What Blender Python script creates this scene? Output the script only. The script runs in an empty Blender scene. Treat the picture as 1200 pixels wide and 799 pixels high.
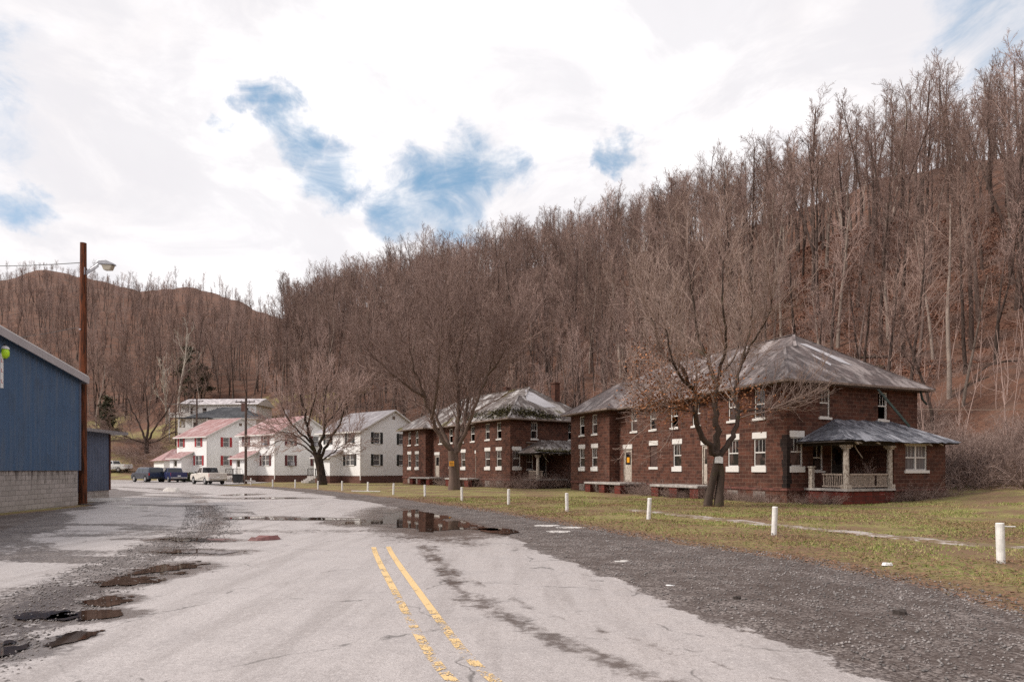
import bpy, math, random
import numpy as np
from mathutils import Vector, Matrix, noise
R = math.radians
sc = bpy.context.scene
COL = sc.collection
F = 750.0; HOR = 549.0; EYE = 1.7

def nz(x, y, z=0.0): return noise.noise(Vector((x, y, z)))
def lerp(a, b, t): return a + (b - a) * t
def clamp(t, a=0.0, b=1.0): return max(a, min(b, t))
def sstep(a, b, x):
    t = clamp((x - a) / (b - a)); return t * t * (3 - 2 * t)
def interp(x, pts):
    if x <= pts[0][0]: return pts[0][1]
    for (a, va), (b, vb) in zip(pts, pts[1:]):
        if x <= b: return va + (vb - va) * (x - a) / (b - a)
    return pts[-1][1]

# ------------------------------------------------------------------ node materials
class NT:
    def __init__(s, nt): s.nt = nt; nt.nodes.clear()
    def n(s, typ, ins=None, **kw):
        nd = s.nt.nodes.new(typ)
        for k, v in kw.items(): setattr(nd, k, v)
        for k, v in (ins or {}).items(): s.set(nd.inputs[k], v)
        return nd
    def set(s, sock, v):
        if isinstance(v, bpy.types.NodeSocket): s.nt.links.new(v, sock)
        elif isinstance(v, bpy.types.Node): s.nt.links.new(v.outputs[0], sock)
        else:
            if isinstance(v, tuple) and len(v) == 3 and sock.type == 'RGBA': v = (*v, 1)
            sock.default_value = v
    def math(s, op, a, b=0.0, c=None, clamp=False):
        nd = s.nt.nodes.new('ShaderNodeMath'); nd.operation = op; nd.use_clamp = clamp
        s.set(nd.inputs[0], a); s.set(nd.inputs[1], b)
        if c is not None: s.set(nd.inputs[2], c)
        return nd.outputs[0]
    def mix(s, f, a, b, blend='MIX'):
        nd = s.nt.nodes.new('ShaderNodeMix'); nd.data_type = 'RGBA'; nd.blend_type = blend
        s.set(nd.inputs['Factor'], f); s.set(nd.inputs[6], a); s.set(nd.inputs[7], b)
        return nd.outputs[2]
    def fmix(s, f, a, b):
        nd = s.nt.nodes.new('ShaderNodeMix'); nd.data_type = 'FLOAT'
        s.set(nd.inputs['Factor'], f); s.set(nd.inputs[2], a); s.set(nd.inputs[3], b)
        return nd.outputs[0]
    def ramp(s, f, a, b, lo=0.0, hi=1.0):
        nd = s.n('ShaderNodeMapRange', {'Value': f, 'From Min': a, 'From Max': b, 'To Min': lo, 'To Max': hi}, interpolation_type='SMOOTHSTEP')
        return nd.outputs[0]
    def noise(s, vec, scale, detail=4, rough=0.55, dist=0.0):
        return s.n('ShaderNodeTexNoise', {'Vector': vec, 'Scale': scale, 'Detail': detail, 'Roughness': rough, 'Distortion': dist}).outputs[0]
    def bump(s, h, strength=0.5, dist=0.02):
        return s.n('ShaderNodeBump', {'Height': h, 'Strength': strength, 'Distance': dist}).outputs[0]
    def obj(s): return s.n('ShaderNodeTexCoord').outputs['Object']
    def uv(s): return s.n('ShaderNodeTexCoord').outputs['UV']
    def pos(s): return s.n('ShaderNodeNewGeometry').outputs['Position']
    def rnd(s): return s.n('ShaderNodeObjectInfo').outputs['Random']
    def attr(s, name): return s.n('ShaderNodeAttribute', attribute_name=name).outputs['Fac']
    def scale(s, vec, xyz):
        return s.n('ShaderNodeVectorMath', {0: vec, 1: xyz}, operation='MULTIPLY').outputs[0]
    def out(s, col, rough=0.8, normal=None, metal=0.0, spec=0.5, **kw):
        p = s.n('ShaderNodeBsdfPrincipled', {'Base Color': col, 'Roughness': rough, 'Metallic': metal, 'Specular IOR Level': spec})
        if normal is not None: s.set(p.inputs['Normal'], normal)
        for k, v in kw.items(): s.set(p.inputs[k.replace('_', ' ')], v)
        s.n('ShaderNodeOutputMaterial', {'Surface': p.outputs[0]})
        return p

def M(name, fn):
    m = bpy.data.materials.new(name); m.use_nodes = True
    fn(NT(m.node_tree)); return m

def simple(name, col, rough=0.7, var=0.25, scale=3.0, metal=0.0, bump=0.0, spec=0.5):
    def f(t):
        o = t.obj(); n1 = t.noise(o, scale, 6, 0.65)
        dark = tuple(c * (1 - var) for c in col); lite = tuple(min(1, c * (1 + var)) for c in col)
        c = t.mix(t.ramp(n1, 0.3, 0.7), dark, lite)
        t.out(c, rough, t.bump(t.noise(o, scale * 8, 3), bump) if bump else None, metal, spec)
    return M(name, f)

def brickmat(name, c1, c2, mortar, bw, bh, msize=0.012, stain=0.5, bump=0.6, stainc=(0.03, 0.018, 0.015), pale=None):
    def f(t):
        uv = t.uv()
        b = t.n('ShaderNodeTexBrick', {'Vector': uv, 'Color1': c1, 'Color2': c2, 'Mortar': mortar, 'Scale': 1.0,
                'Mortar Size': msize, 'Mortar Smooth': 0.2, 'Bias': 0.0, 'Brick Width': bw, 'Row Height': bh})
        nb = t.noise(uv, 2.2, 6, 0.7); nf = t.noise(uv, 26.0, 4, 0.7)
        col = t.mix(t.ramp(nb, 0.45, 0.72, 0, stain), b.outputs[0], stainc)
        col = t.mix(t.math('MULTIPLY', t.ramp(nf, 0.35, 0.75), 0.35), col, (0.0, 0.0, 0.0), 'MIX')
        if pale: col = t.mix(t.ramp(t.noise(uv, 0.9, 5, 0.65, 0.6), 0.56, 0.72, 0, 0.55), col, pale)
        h = t.math('ADD', t.math('MULTIPLY', b.outputs['Fac'], -1.0), t.math('MULTIPLY', nf, 0.9))
        t.out(col, 0.88, t.bump(h, bump, 0.02), spec=0.25)
    return M(name, f)

def shingle(name, c1, c2, gap, worn=None, wornamt=0.5, moss=0.0, rough=0.85, streak=1.0):
    def f(t):
        uv = t.uv()
        b = t.n('ShaderNodeTexBrick', {'Vector': uv, 'Color1': c1, 'Color2': c2, 'Mortar': gap, 'Scale': 1.0,
                'Mortar Size': 0.012, 'Mortar Smooth': 0.1, 'Brick Width': 0.32, 'Row Height': 0.24})
        col = b.outputs[0]
        n1 = t.noise(t.scale(uv, (1.0, 0.45 * streak, 1)), 1.1, 6, 0.68, 0.4)
        n2 = t.noise(uv, 14.0, 4, 0.75)
        if worn:
            k = t.math('ADD', n1, t.math('MULTIPLY', t.math('SUBTRACT', n2, 0.5), 0.25))
            col = t.mix(t.ramp(k, 0.47, 0.62, 0, wornamt), col, worn)
        col = t.mix(t.ramp(n2, 0.4, 0.8, 0, 0.5), col, tuple(x * 0.35 for x in c1))
        if moss:
            col = t.mix(t.ramp(t.noise(t.obj(), 0.35, 3), 0.62, 0.68, 0, moss), col, (0.09, 0.075, 0.015))
        h = t.math('ADD', t.math('MULTIPLY', b.outputs['Fac'], -1.0), n2)
        t.out(col, rough, t.bump(h, 0.5, 0.03), spec=0.3)
    return M(name, f)

MAT = {}
MAT['brick'] = brickmat('brown_block', (0.150, 0.059, 0.039), (0.070, 0.028, 0.020), (0.20, 0.125, 0.096), 0.42, 0.20, 0.012, 0.75, pale=(0.15, 0.09, 0.07))
MAT['redbrick'] = brickmat('red_painted_block', (0.19, 0.036, 0.026), (0.12, 0.03, 0.022), (0.10, 0.055, 0.045), 0.44, 0.21, 0.011, 0.85, pale=(0.10, 0.05, 0.04))
MAT['brick_tar'] = brickmat('tarred_block', (0.03, 0.018, 0.016), (0.016, 0.011, 0.01), (0.05, 0.035, 0.03), 0.42, 0.20, 0.014, 0.7)
MAT['found'] = brickmat('foundation_brick', (0.20, 0.085, 0.065), (0.15, 0.06, 0.045), (0.2, 0.15, 0.13), 0.24, 0.08, 0.01, 0.3)
def _cb(t):
    uv = t.uv()
    b = t.n('ShaderNodeTexBrick', {'Vector': uv, 'Color1': (0.46, 0.42, 0.40), 'Color2': (0.36, 0.33, 0.31), 'Mortar': (0.22, 0.2, 0.19), 'Scale': 1.0,
            'Mortar Size': 0.01, 'Mortar Smooth': 0.3, 'Brick Width': 0.41, 'Row Height': 0.205})
    sx = t.n('ShaderNodeSeparateXYZ', {0: uv})
    n1 = t.noise(t.scale(uv, (2.6, 0.45, 1)), 1.6, 6, 0.7)
    top = t.ramp(sx.outputs[1], 0.6, 1.7, 0.0, 0.14)
    col = t.mix(t.ramp(t.math('ADD', n1, top), 0.58, 0.74, 0, 0.85), b.outputs[0], (0.06, 0.05, 0.045))
    col = t.mix(t.ramp(t.noise(uv, 9, 5), 0.5, 0.8, 0, 0.4), col, (0.2, 0.17, 0.15))
    t.out(col, 0.9, t.bump(t.math('ADD', t.math('MULTIPLY', b.outputs['Fac'], -1), t.math('MULTIPLY', t.noise(uv, 40, 3), 0.3)), 0.5, 0.015), spec=0.2)
MAT['cblock'] = M('grey_concrete_block', _cb)
MAT['roof_old'] = shingle('weathered_shingle', (0.075, 0.055, 0.052), (0.15, 0.11, 0.105), (0.03, 0.024, 0.024), (0.36, 0.31, 0.30), 0.8, 0.0, 0.6)
MAT['roof_moss'] = shingle('weathered_mossy_shingle', (0.09, 0.07, 0.062), (0.16, 0.125, 0.115), (0.03, 0.024, 0.024), (0.46, 0.43, 0.42), 0.85, 0.95, 0.6)
MAT['roof_porch'] = shingle('slate_blue_shingle', (0.055, 0.058, 0.075), (0.13, 0.135, 0.16), (0.02, 0.02, 0.025), (0.42, 0.42, 0.46), 0.8, 0.0, 0.45)
MAT['roof_red'] = shingle('faded_red_shingle', (0.30, 0.155, 0.15), (0.40, 0.24, 0.235), (0.16, 0.085, 0.085), (0.50, 0.40, 0.40), 0.7)
MAT['roof_grey'] = shingle('grey_shingle', (0.22, 0.2, 0.215), (0.31, 0.29, 0.30), (0.12, 0.11, 0.12), (0.42, 0.40, 0.42), 0.5)
MAT['roof_dark'] = shingle('dark_shingle', (0.045, 0.047, 0.055), (0.07, 0.072, 0.08), (0.02, 0.02, 0.02), (0.14, 0.14, 0.15), 0.4)
MAT['roof_metal'] = simple('pale_metal_roof', (0.44, 0.40, 0.41), 0.55, 0.5, 1.6)
def _siding(t):
    uv = t.uv(); sx = t.n('ShaderNodeSeparateXYZ', {0: uv})
    fr = t.math('FRACT', t.math('DIVIDE', sx.outputs[1], 0.14))
    n1 = t.noise(t.scale(uv, (0.6, 0.3, 1)), 1.3, 5, 0.6)
    col = t.mix(t.ramp(n1, 0.4, 0.75), (0.86, 0.85, 0.845), (0.78, 0.765, 0.755))
    t.out(col, 0.6, t.bump(t.math('SUBTRACT', 1.0, fr), 0.6, 0.02), spec=0.3)
MAT['siding'] = M('white_lap_siding', _siding)
def _peel(t):
    o = t.obj(); n1 = t.noise(t.scale(o, (6, 6, 2)), 3.0, 6, 0.75)
    col = t.mix(t.ramp(n1, 0.44, 0.62), (0.52, 0.46, 0.40), (0.17, 0.125, 0.095))
    t.out(col, 0.75, t.bump(n1, 0.4, 0.01), spec=0.3)
MAT['peel'] = M('peeling_white_paint', _peel)
def _trim(t):
    o = t.obj(); n1 = t.noise(o, 5.0, 6, 0.7)
    t.out(t.mix(t.ramp(n1, 0.55, 0.78), (0.70, 0.67, 0.64), (0.42, 0.36, 0.31)), 0.7, spec=0.3)
MAT['white'] = M('white_trim', _trim)
MAT['post'] = simple('white_post_paint', (0.74, 0.72, 0.70), 0.6, 0.18, 7.0)
MAT['wood_grey'] = simple('weathered_grey_wood', (0.2, 0.15, 0.125), 0.85, 0.45, 7.0)
MAT['wood_pale'] = simple('pale_weathered_wood', (0.36, 0.29, 0.24), 0.85, 0.4, 9.0)
MAT['wood_dark'] = simple('dark_rotten_wood', (0.04, 0.03, 0.026), 0.9, 0.4, 5.0)
MAT['gutter'] = simple('dark_green_metal', (0.03, 0.05, 0.045), 0.5, 0.3, 5.0)
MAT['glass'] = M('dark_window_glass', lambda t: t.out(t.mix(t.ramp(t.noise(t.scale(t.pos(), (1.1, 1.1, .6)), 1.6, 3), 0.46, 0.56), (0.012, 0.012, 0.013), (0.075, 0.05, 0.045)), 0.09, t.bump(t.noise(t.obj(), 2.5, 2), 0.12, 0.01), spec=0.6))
MAT['glass_c'] = M('curtained_window_glass', lambda t: t.out(t.mix(t.ramp(t.noise(t.scale(t.obj(), (12, 12, 0.6)), 1.0, 2), 0.4, 0.6), (0.16, 0.155, 0.16), (0.07, 0.07, 0.075)), 0.1, spec=0.7))
MAT['infill'] = simple('rotten_board_infill', (0.07, 0.035, 0.028), 0.9, 0.4, 4.0)
MAT['concrete'] = simple('stained_concrete', (0.36, 0.33, 0.31), 0.85, 0.35, 3.0, bump=0.3)
MAT['concrete_d'] = simple('dark_stained_concrete', (0.22, 0.185, 0.165), 0.9, 0.4, 4.0)
MAT['band'] = simple('red_brown_band', (0.125, 0.045, 0.034), 0.85, 0.5, 5.0)
MAT['shut_red'] = simple('red_shutter', (0.36, 0.03, 0.035), 0.6, 0.1)
MAT['shut_maroon'] = simple('maroon_shutter', (0.10, 0.02, 0.022), 0.6, 0.15)
MAT['shut_black'] = simple('black_shutter', (0.018, 0.02, 0.02), 0.6, 0.15)
def _blue(t):
    o = t.obj(); a = t.noise(t.scale(o, (1, 3.0, 0.25)), 1.2, 6, 0.7); b = t.noise(o, 0.8, 4)
    c = t.mix(t.ramp(a, .45, .72), (0.066, 0.125, 0.225), (0.11, 0.15, 0.215)); c = t.mix(t.ramp(b, .5, .75, 0, .4), c, (0.05, 0.07, 0.10))
    t.out(c, 0.5, spec=.4)
MAT['blue'] = M('blue_metal_cladding', _blue)
MAT['blue2'] = simple('dull_blue_metal', (0.085, 0.11, 0.17), 0.5, 0.15, 0.8)
MAT['fascia'] = simple('pale_grey_fascia', (0.42, 0.40, 0.42), 0.5, 0.06, 1.0)
MAT['offwhite_metal'] = simple('white_metal_edge', (0.75, 0.75, 0.76), 0.45, 0.05)
def _pole(t):
    o = t.obj(); n1 = t.noise(t.scale(o, (9, 9, 0.7)), 1.6, 6, 0.7)
    c = t.mix(t.ramp(n1, 0.38, 0.62), (0.19, 0.06, 0.027), (0.035, 0.018, 0.013))
    t.out(c, 0.85, t.bump(n1, 0.5, 0.02), spec=0.2)
MAT['pole'] = M('creosoted_red_brown_wood', _pole)
MAT['pole_grey'] = simple('old_pole_wood', (0.09, 0.06, 0.05), 0.9, 0.4, 3.0)
MAT['galv'] = simple('galvanised_metal', (0.38, 0.38, 0.41), 0.45, 0.15, 6.0, 0.6)
MAT['lens'] = simple('dirty_lamp_lens', (0.45, 0.40, 0.32), 0.3, 0.1, 5.0)
MAT['hivis'] = simple('fluorescent_yellow_green', (0.55, 0.9, 0.03), 0.4, 0.05)
MAT['wire'] = simple('black_cable', (0.02, 0.02, 0.02), 0.6, 0.1)
MAT['wire_pale'] = simple('pale_cable', (0.35, 0.28, 0.22), 0.6, 0.1)
MAT['yellow'] = simple('orange_yellow_sign', (0.75, 0.33, 0.02), 0.5, 0.08)
MAT['ink'] = simple('black_ink', (0.02, 0.02, 0.02), 0.6, 0.05)
MAT['redink'] = simple('red_ink', (0.5, 0.06, 0.06), 0.6, 0.05)
MAT['paper'] = simple('white_paper', (0.8, 0.8, 0.8), 0.7, 0.05)
MAT['tyre'] = simple('tyre_rubber', (0.018, 0.018, 0.019), 0.85, 0.2, 6.0)
MAT['rim'] = simple('steel_rim', (0.42, 0.42, 0.44), 0.35, 0.1, 6.0, 0.7)
MAT['carglass'] = M('tinted_car_glass', lambda t: t.out((0.012, 0.016, 0.022), 0.04, spec=0.8))
MAT['tail'] = simple('red_lamp_lens', (0.45, 0.015, 0.015), 0.25, 0.05)
MAT['headlamp'] = simple('clear_lamp_lens', (0.7, 0.7, 0.72), 0.15, 0.05)
MAT['chrome'] = simple('chrome', (0.6, 0.6, 0.62), 0.2, 0.05, 3.0, 0.9)
MAT['blackplastic'] = simple('black_plastic', (0.025, 0.025, 0.027), 0.5, 0.1)
def carpaint(name, c): return M(name, lambda t: t.out(t.mix(t.ramp(t.noise(t.obj(), 2.0, 5, 0.7), 0.45, 0.8, 0, 0.25), c, (0.2, 0.17, 0.15)), 0.3, spec=0.6, Coat_Weight=0.5))
MAT['car_silver'] = carpaint('champagne_paint', (0.68, 0.64, 0.60))
MAT['car_navy'] = carpaint('navy_paint', (0.016, 0.028, 0.06))
MAT['car_blue'] = carpaint('dark_blue_paint', (0.022, 0.03, 0.10))
MAT['car_white'] = carpaint('white_paint', (0.75, 0.75, 0.76))
def bark(name, c1, c2, moss=0.0, sc_=6.0):
    def f(t):
        o = t.obj(); n1 = t.noise(t.scale(o, (1, 1, 0.25)), sc_, 6, 0.7)
        rv = t.rnd()
        c = t.mix(t.ramp(n1, 0.35, 0.68), c1, c2)
        c = t.mix(t.math('MULTIPLY', t.math('POWER', rv, 2.0), 0.6), c, tuple(min(1, x * 1.9 + 0.03) for x in c2))
        if moss: c = t.mix(t.ramp(t.noise(o, 1.6, 5), 0.54, 0.68, 0, moss), c, (0.075, 0.075, 0.02))
        t.out(c, 0.9, t.bump(n1, 0.6, 0.03), spec=0.15)
    return M(name, f)
MAT['bark_f'] = bark('forest_bark', (0.022, 0.015, 0.012), (0.095, 0.066, 0.056))
MAT['bark_pale'] = bark('pale_forest_bark', (0.13, 0.10, 0.083), (0.26, 0.21, 0.18))
MAT['twig_f'] = bark('forest_twig_bark', (0.11, 0.070, 0.056), (0.25, 0.172, 0.145))
MAT['twig_g'] = bark('grey_forest_twig_bark', (0.165, 0.108, 0.092), (0.29, 0.205, 0.18))
MAT['bark_h'] = bark('rough_dark_bark', (0.014, 0.010, 0.008), (0.07, 0.048, 0.038), 0.45, 5.0)
MAT['bark_h2'] = bark('rough_brown_bark', (0.018, 0.012, 0.010), (0.11, 0.075, 0.06), 0.3, 7.0)
MAT['twig_h'] = bark('reddish_twig_bark', (0.085, 0.058, 0.048), (0.235, 0.17, 0.145))
MAT['bark_white'] = bark('white_sycamore_bark', (0.26, 0.225, 0.19), (0.44, 0.39, 0.34))
MAT['leaf_dead'] = simple('dead_orange_leaf', (0.33, 0.135, 0.055), 0.8, 0.5, 9.0)
MAT['moss'] = simple('yellow_green_moss', (0.085, 0.072, 0.02), 0.9, 0.5, 3.0)
MAT['leaf_litter'] = simple('red_brown_leaf_litter', (0.20, 0.085, 0.052), 0.85, 0.75, 5.0)
MAT['leaf_fallen'] = simple('fallen_brown_leaf', (0.17, 0.085, 0.048), 0.85, 0.6, 12.0)
MAT['leaf_ever'] = simple('dark_evergreen_leaf', (0.06, 0.056, 0.028), 0.85, 0.6, 0.6)
MAT['leaf_bush'] = simple('dull_green_leaf', (0.05, 0.055, 0.025), 0.8, 0.5, 2.0)
MAT['brush'] = bark('bramble_cane', (0.15, 0.095, 0.078), (0.30, 0.22, 0.195))
MAT['rubble'] = simple('pale_rubble', (0.5, 0.47, 0.45), 0.85, 0.2, 6.0)
MAT['redrub'] = simple('reddish_painted_concrete', (0.20, 0.09, 0.085), 0.7, 0.3, 5.0)
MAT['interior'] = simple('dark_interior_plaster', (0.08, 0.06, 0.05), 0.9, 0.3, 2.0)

# ground: grass / leaf litter / gravel by painted attributes of the surface cover
def gravel_col(t, p, n0, n1, n2):
    v2 = t.n('ShaderNodeTexVoronoi', {'Vector': p, 'Scale': 42.0})
    st = t.mix(t.ramp(t.n('ShaderNodeSeparateColor', {0: v2.outputs['Color']}).outputs[0], 0.3, 1.0), (0.065, 0.050, 0.046), (0.28, 0.24, 0.225))
    st = t.mix(t.ramp(n1, 0.40, 0.62, 0, 0.75), st, (0.07, 0.05, 0.043))
    st = t.mix(t.ramp(n2, 0.54, 0.74, 0, 0.5), st, (0.24, 0.205, 0.19))
    return t.mix(t.ramp(n0, 0.48, 0.66, 0, 0.6), st, (0.06, 0.042, 0.035))
def ground_nodes(t):
    p = t.pos()
    lit = t.attr('litter'); gra = t.attr('gravel')
    n0 = t.noise(p, 0.35, 5, 0.6); n1 = t.noise(p, 1.7, 6, 0.7); n2 = t.noise(p, 9.0, 5, 0.7); n3 = t.noise(p, 38.0, 3, 0.7)
    g = t.mix(t.ramp(n1, 0.38, 0.62), (0.16, 0.17, 0.042), (0.27, 0.235, 0.085))
    g = t.mix(t.ramp(n2, 0.44, 0.62), g, (0.31, 0.23, 0.125))
    brown = t.ramp(t.math('ADD', t.math('MULTIPLY', n0, 0.6), t.math('MULTIPLY', n2, 0.5)), 0.50, 0.60)
    g = t.mix(t.math('MULTIPLY', brown, 0.95), g, (0.19, 0.115, 0.072))
    g = t.mix(t.ramp(n3, 0.5, 0.75, 0, 0.5), g, (0.04, 0.035, 0.015))
    v = t.n('ShaderNodeTexVoronoi', {'Vector': p, 'Scale': 3.4, 'Randomness': 1.0})
    l = t.mix(t.ramp(n2, 0.35, 0.68), (0.06, 0.026, 0.018), (0.19, 0.080, 0.048))
    l = t.mix(t.math('MULTIPLY', v.outputs['Distance'], 0.7), l, (0.19, 0.105, 0.072))
    l = t.mix(t.ramp(n1, 0.5, 0.72, 0, 0.7), l, (0.05, 0.026, 0.02))
    l = t.mix(t.ramp(n0, 0.42, 0.66, 0, 0.6), l, (0.105, 0.072, 0.058))
    st = gravel_col(t, p, n0, n1, n2)
    c = t.mix(t.ramp(t.math('ADD', lit, t.math('MULTIPLY', t.math('SUBTRACT', n1, 0.5), 0.9)), 0.35, 0.65), g, l)
    gm = t.ramp(t.math('ADD', gra, t.math('MULTIPLY', t.math('SUBTRACT', t.math('ADD', n2, n1), 1.0), 0.55)), 0.42, 0.56)
    edge = t.ramp(t.math('ADD', gra, t.math('MULTIPLY', t.math('SUBTRACT', n1, 0.5), 0.8)), 0.08, 0.42)
    c = t.mix(t.math('MULTIPLY', edge, 0.85), c, (0.19, 0.115, 0.075))
    c = t.mix(gm, c, st)
    h = t.math('ADD', n2, t.math('MULTIPLY', n3, 0.5))
    t.out(c, t.fmix(gm, 0.9, 0.7), t.bump(t.fmix(gm, h, t.noise(p, 60, 3, .8)), t.fmix(gm, 0.8, 0.45), t.fmix(gm, 0.05, 0.02)), spec=0.25)
MAT['ground'] = M('grass_litter_ground', ground_nodes)
def pave_nodes(t):
    p = t.pos(); dp = t.attr('damp'); gr = t.attr('gravel')
    n0 = t.noise(p, 0.25, 4, 0.6); n1 = t.noise(p, 1.3, 6, 0.68); n2 = t.noise(p, 7.0, 5, 0.72); n3 = t.noise(p, 55.0, 3, 0.8)
    st = t.noise(t.n('ShaderNodeMapping', {'Vector': p, 'Rotation': (0, 0, R(-20)), 'Scale': (2.4, 0.25, 1)}).outputs[0], 1.0, 5, 0.6)
    c = t.mix(t.ramp(n1, 0.35, 0.7), (0.49, 0.445, 0.435), (0.37, 0.335, 0.33))
    c = t.mix(t.ramp(st, 0.45, 0.68, 0, 0.6), c, (0.29, 0.255, 0.245))
    n4 = t.noise(p, 19.0, 4, 0.85)
    c = t.mix(t.ramp(n4, 0.50, 0.66, 0, 0.38), c, (0.20, 0.175, 0.165))
    c = t.mix(t.ramp(n4, 0.34, 0.46, 0.5, 0), c, (0.62, 0.57, 0.55))
    c = t.mix(t.ramp(n3, 0.50, 0.66, 0, 0.6), c, (0.17, 0.15, 0.145))
    c = t.mix(t.ramp(t.noise(p, 120.0, 2, 0.9), 0.5, 0.7, 0, 0.5), c, (0.15, 0.135, 0.13))
    ck = t.n('ShaderNodeTexVoronoi', {'Vector': t.n('ShaderNodeVectorMath', {0: p, 1: t.n('ShaderNodeTexNoise', {'Vector': p, 'Scale': 1.2, 'Detail': 4}).outputs['Color']}, operation='ADD').outputs[0], 'Scale': 0.42}, feature='DISTANCE_TO_EDGE').outputs['Distance']
    c = t.mix(t.math('MULTIPLY', t.ramp(ck, 0.0, 0.013, 0.75, 0), t.ramp(n1, .46, .6)), c, (0.07, 0.06, 0.055))
    c = t.mix(t.ramp(n0, 0.5, 0.7, 0, 0.35), c, (0.30, 0.27, 0.26))
    c = t.mix(t.ramp(n3, 0.3, 0.42, 0.5, 0), c, (0.62, 0.58, 0.57))
    dm = t.ramp(t.math('ADD', dp, t.math('MULTIPLY', t.math('SUBTRACT', t.math('ADD', n2, n1), 1.0), 0.7)), 0.35, 0.62)
    gcol = gravel_col(t, p, t.noise(p, 0.35, 5, 0.6), t.noise(p, 1.7, 6, 0.7), t.noise(p, 9.0, 5, 0.7))
    gm = t.ramp(t.math('ADD', gr, t.math('MULTIPLY', t.math('SUBTRACT', t.math('ADD', n2, n1), 1.0), 0.9)), 0.42, 0.56)
    c = t.mix(gm, c, gcol)
    c = t.mix(t.math('MULTIPLY', dm, 0.8), c, (0.07, 0.05, 0.042))
    rough = t.fmix(dm, t.fmix(t.ramp(n1, .4, .6), 0.36, 0.55), 0.2)
    t.out(c, rough, t.bump(t.math('ADD', t.math('MULTIPLY', n3, 0.6), t.math('MULTIPLY', n2, 0.5)), t.fmix(dm, 0.5, 0.25), 0.015), spec=0.5)
MAT['pave'] = M('worn_pale_asphalt', pave_nodes)
MAT['water'] = M('puddle_water', lambda t: t.out(t.mix(t.ramp(t.noise(t.pos(), 2.5, 5, .7), .35, .7), (0.020, 0.013, 0.010), (0.048, 0.033, 0.026)), 0.03, t.bump(t.noise(t.pos(), 3.0, 2), 0.02, 0.01), spec=0.5, IOR=1.33))
def _mark(t):
    p = t.pos(); n = t.noise(p, 2.3, 6, 0.75, 1.0); n3 = t.noise(p, 50, 3, 0.7)
    w = t.attr('wear')
    k = t.ramp(t.math('ADD', t.math('ADD', n, t.math('MULTIPLY', t.math('SUBTRACT', n3, 0.5), 0.55)), w), 0.60, 0.66)
    pr = t.n('ShaderNodeBsdfPrincipled', {'Base Color': t.mix(t.ramp(n3, 0.4, 0.7), (0.70, 0.48, 0.22), (0.52, 0.38, 0.22)), 'Roughness': 0.7})
    tr = t.n('ShaderNodeBsdfTransparent')
    mx = t.n('ShaderNodeMixShader', {0: k, 1: pr.outputs[0], 2: tr.outputs[0]})
    t.n('ShaderNodeOutputMaterial', {'Surface': mx.outputs[0]})
MAT['marking'] = M('worn_yellow_paint', _mark)
def _walk(t):
    p = t.pos(); n1 = t.noise(p, 1.4, 5, 0.7); n2 = t.noise(p, 8, 5, 0.7)
    c = t.mix(t.ramp(n2, 0.4, 0.7), (0.42, 0.37, 0.35), (0.30, 0.26, 0.24))
    c = t.mix(t.ramp(t.math('ADD', n1, t.math('MULTIPLY', n2, 0.4)), 0.60, 0.72), c, (0.16, 0.11, 0.06))
    t.out(c, 0.85, t.bump(n2, 0.3, 0.01))
MAT['walk'] = M('old_concrete_path', _walk)
def _grass(t):
    p = t.pos(); n0 = t.noise(p, 0.5, 4); n = t.noise(p, 9.0, 3)
    c = t.mix(t.ramp(n, 0.42, 0.64), (0.17, 0.225, 0.05), (0.44, 0.37, 0.17))
    c = t.mix(t.ramp(n0, 0.50, 0.60, 0, 0.8), c, (0.30, 0.195, 0.11))
    t.out(c, 0.8, spec=0.2)
MAT['grass'] = M('short_winter_grass', _grass)
MAT['stone'] = simple('loose_grey_stone', (0.2, 0.18, 0.175), 0.75, 0.6, 2.0)

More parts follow.
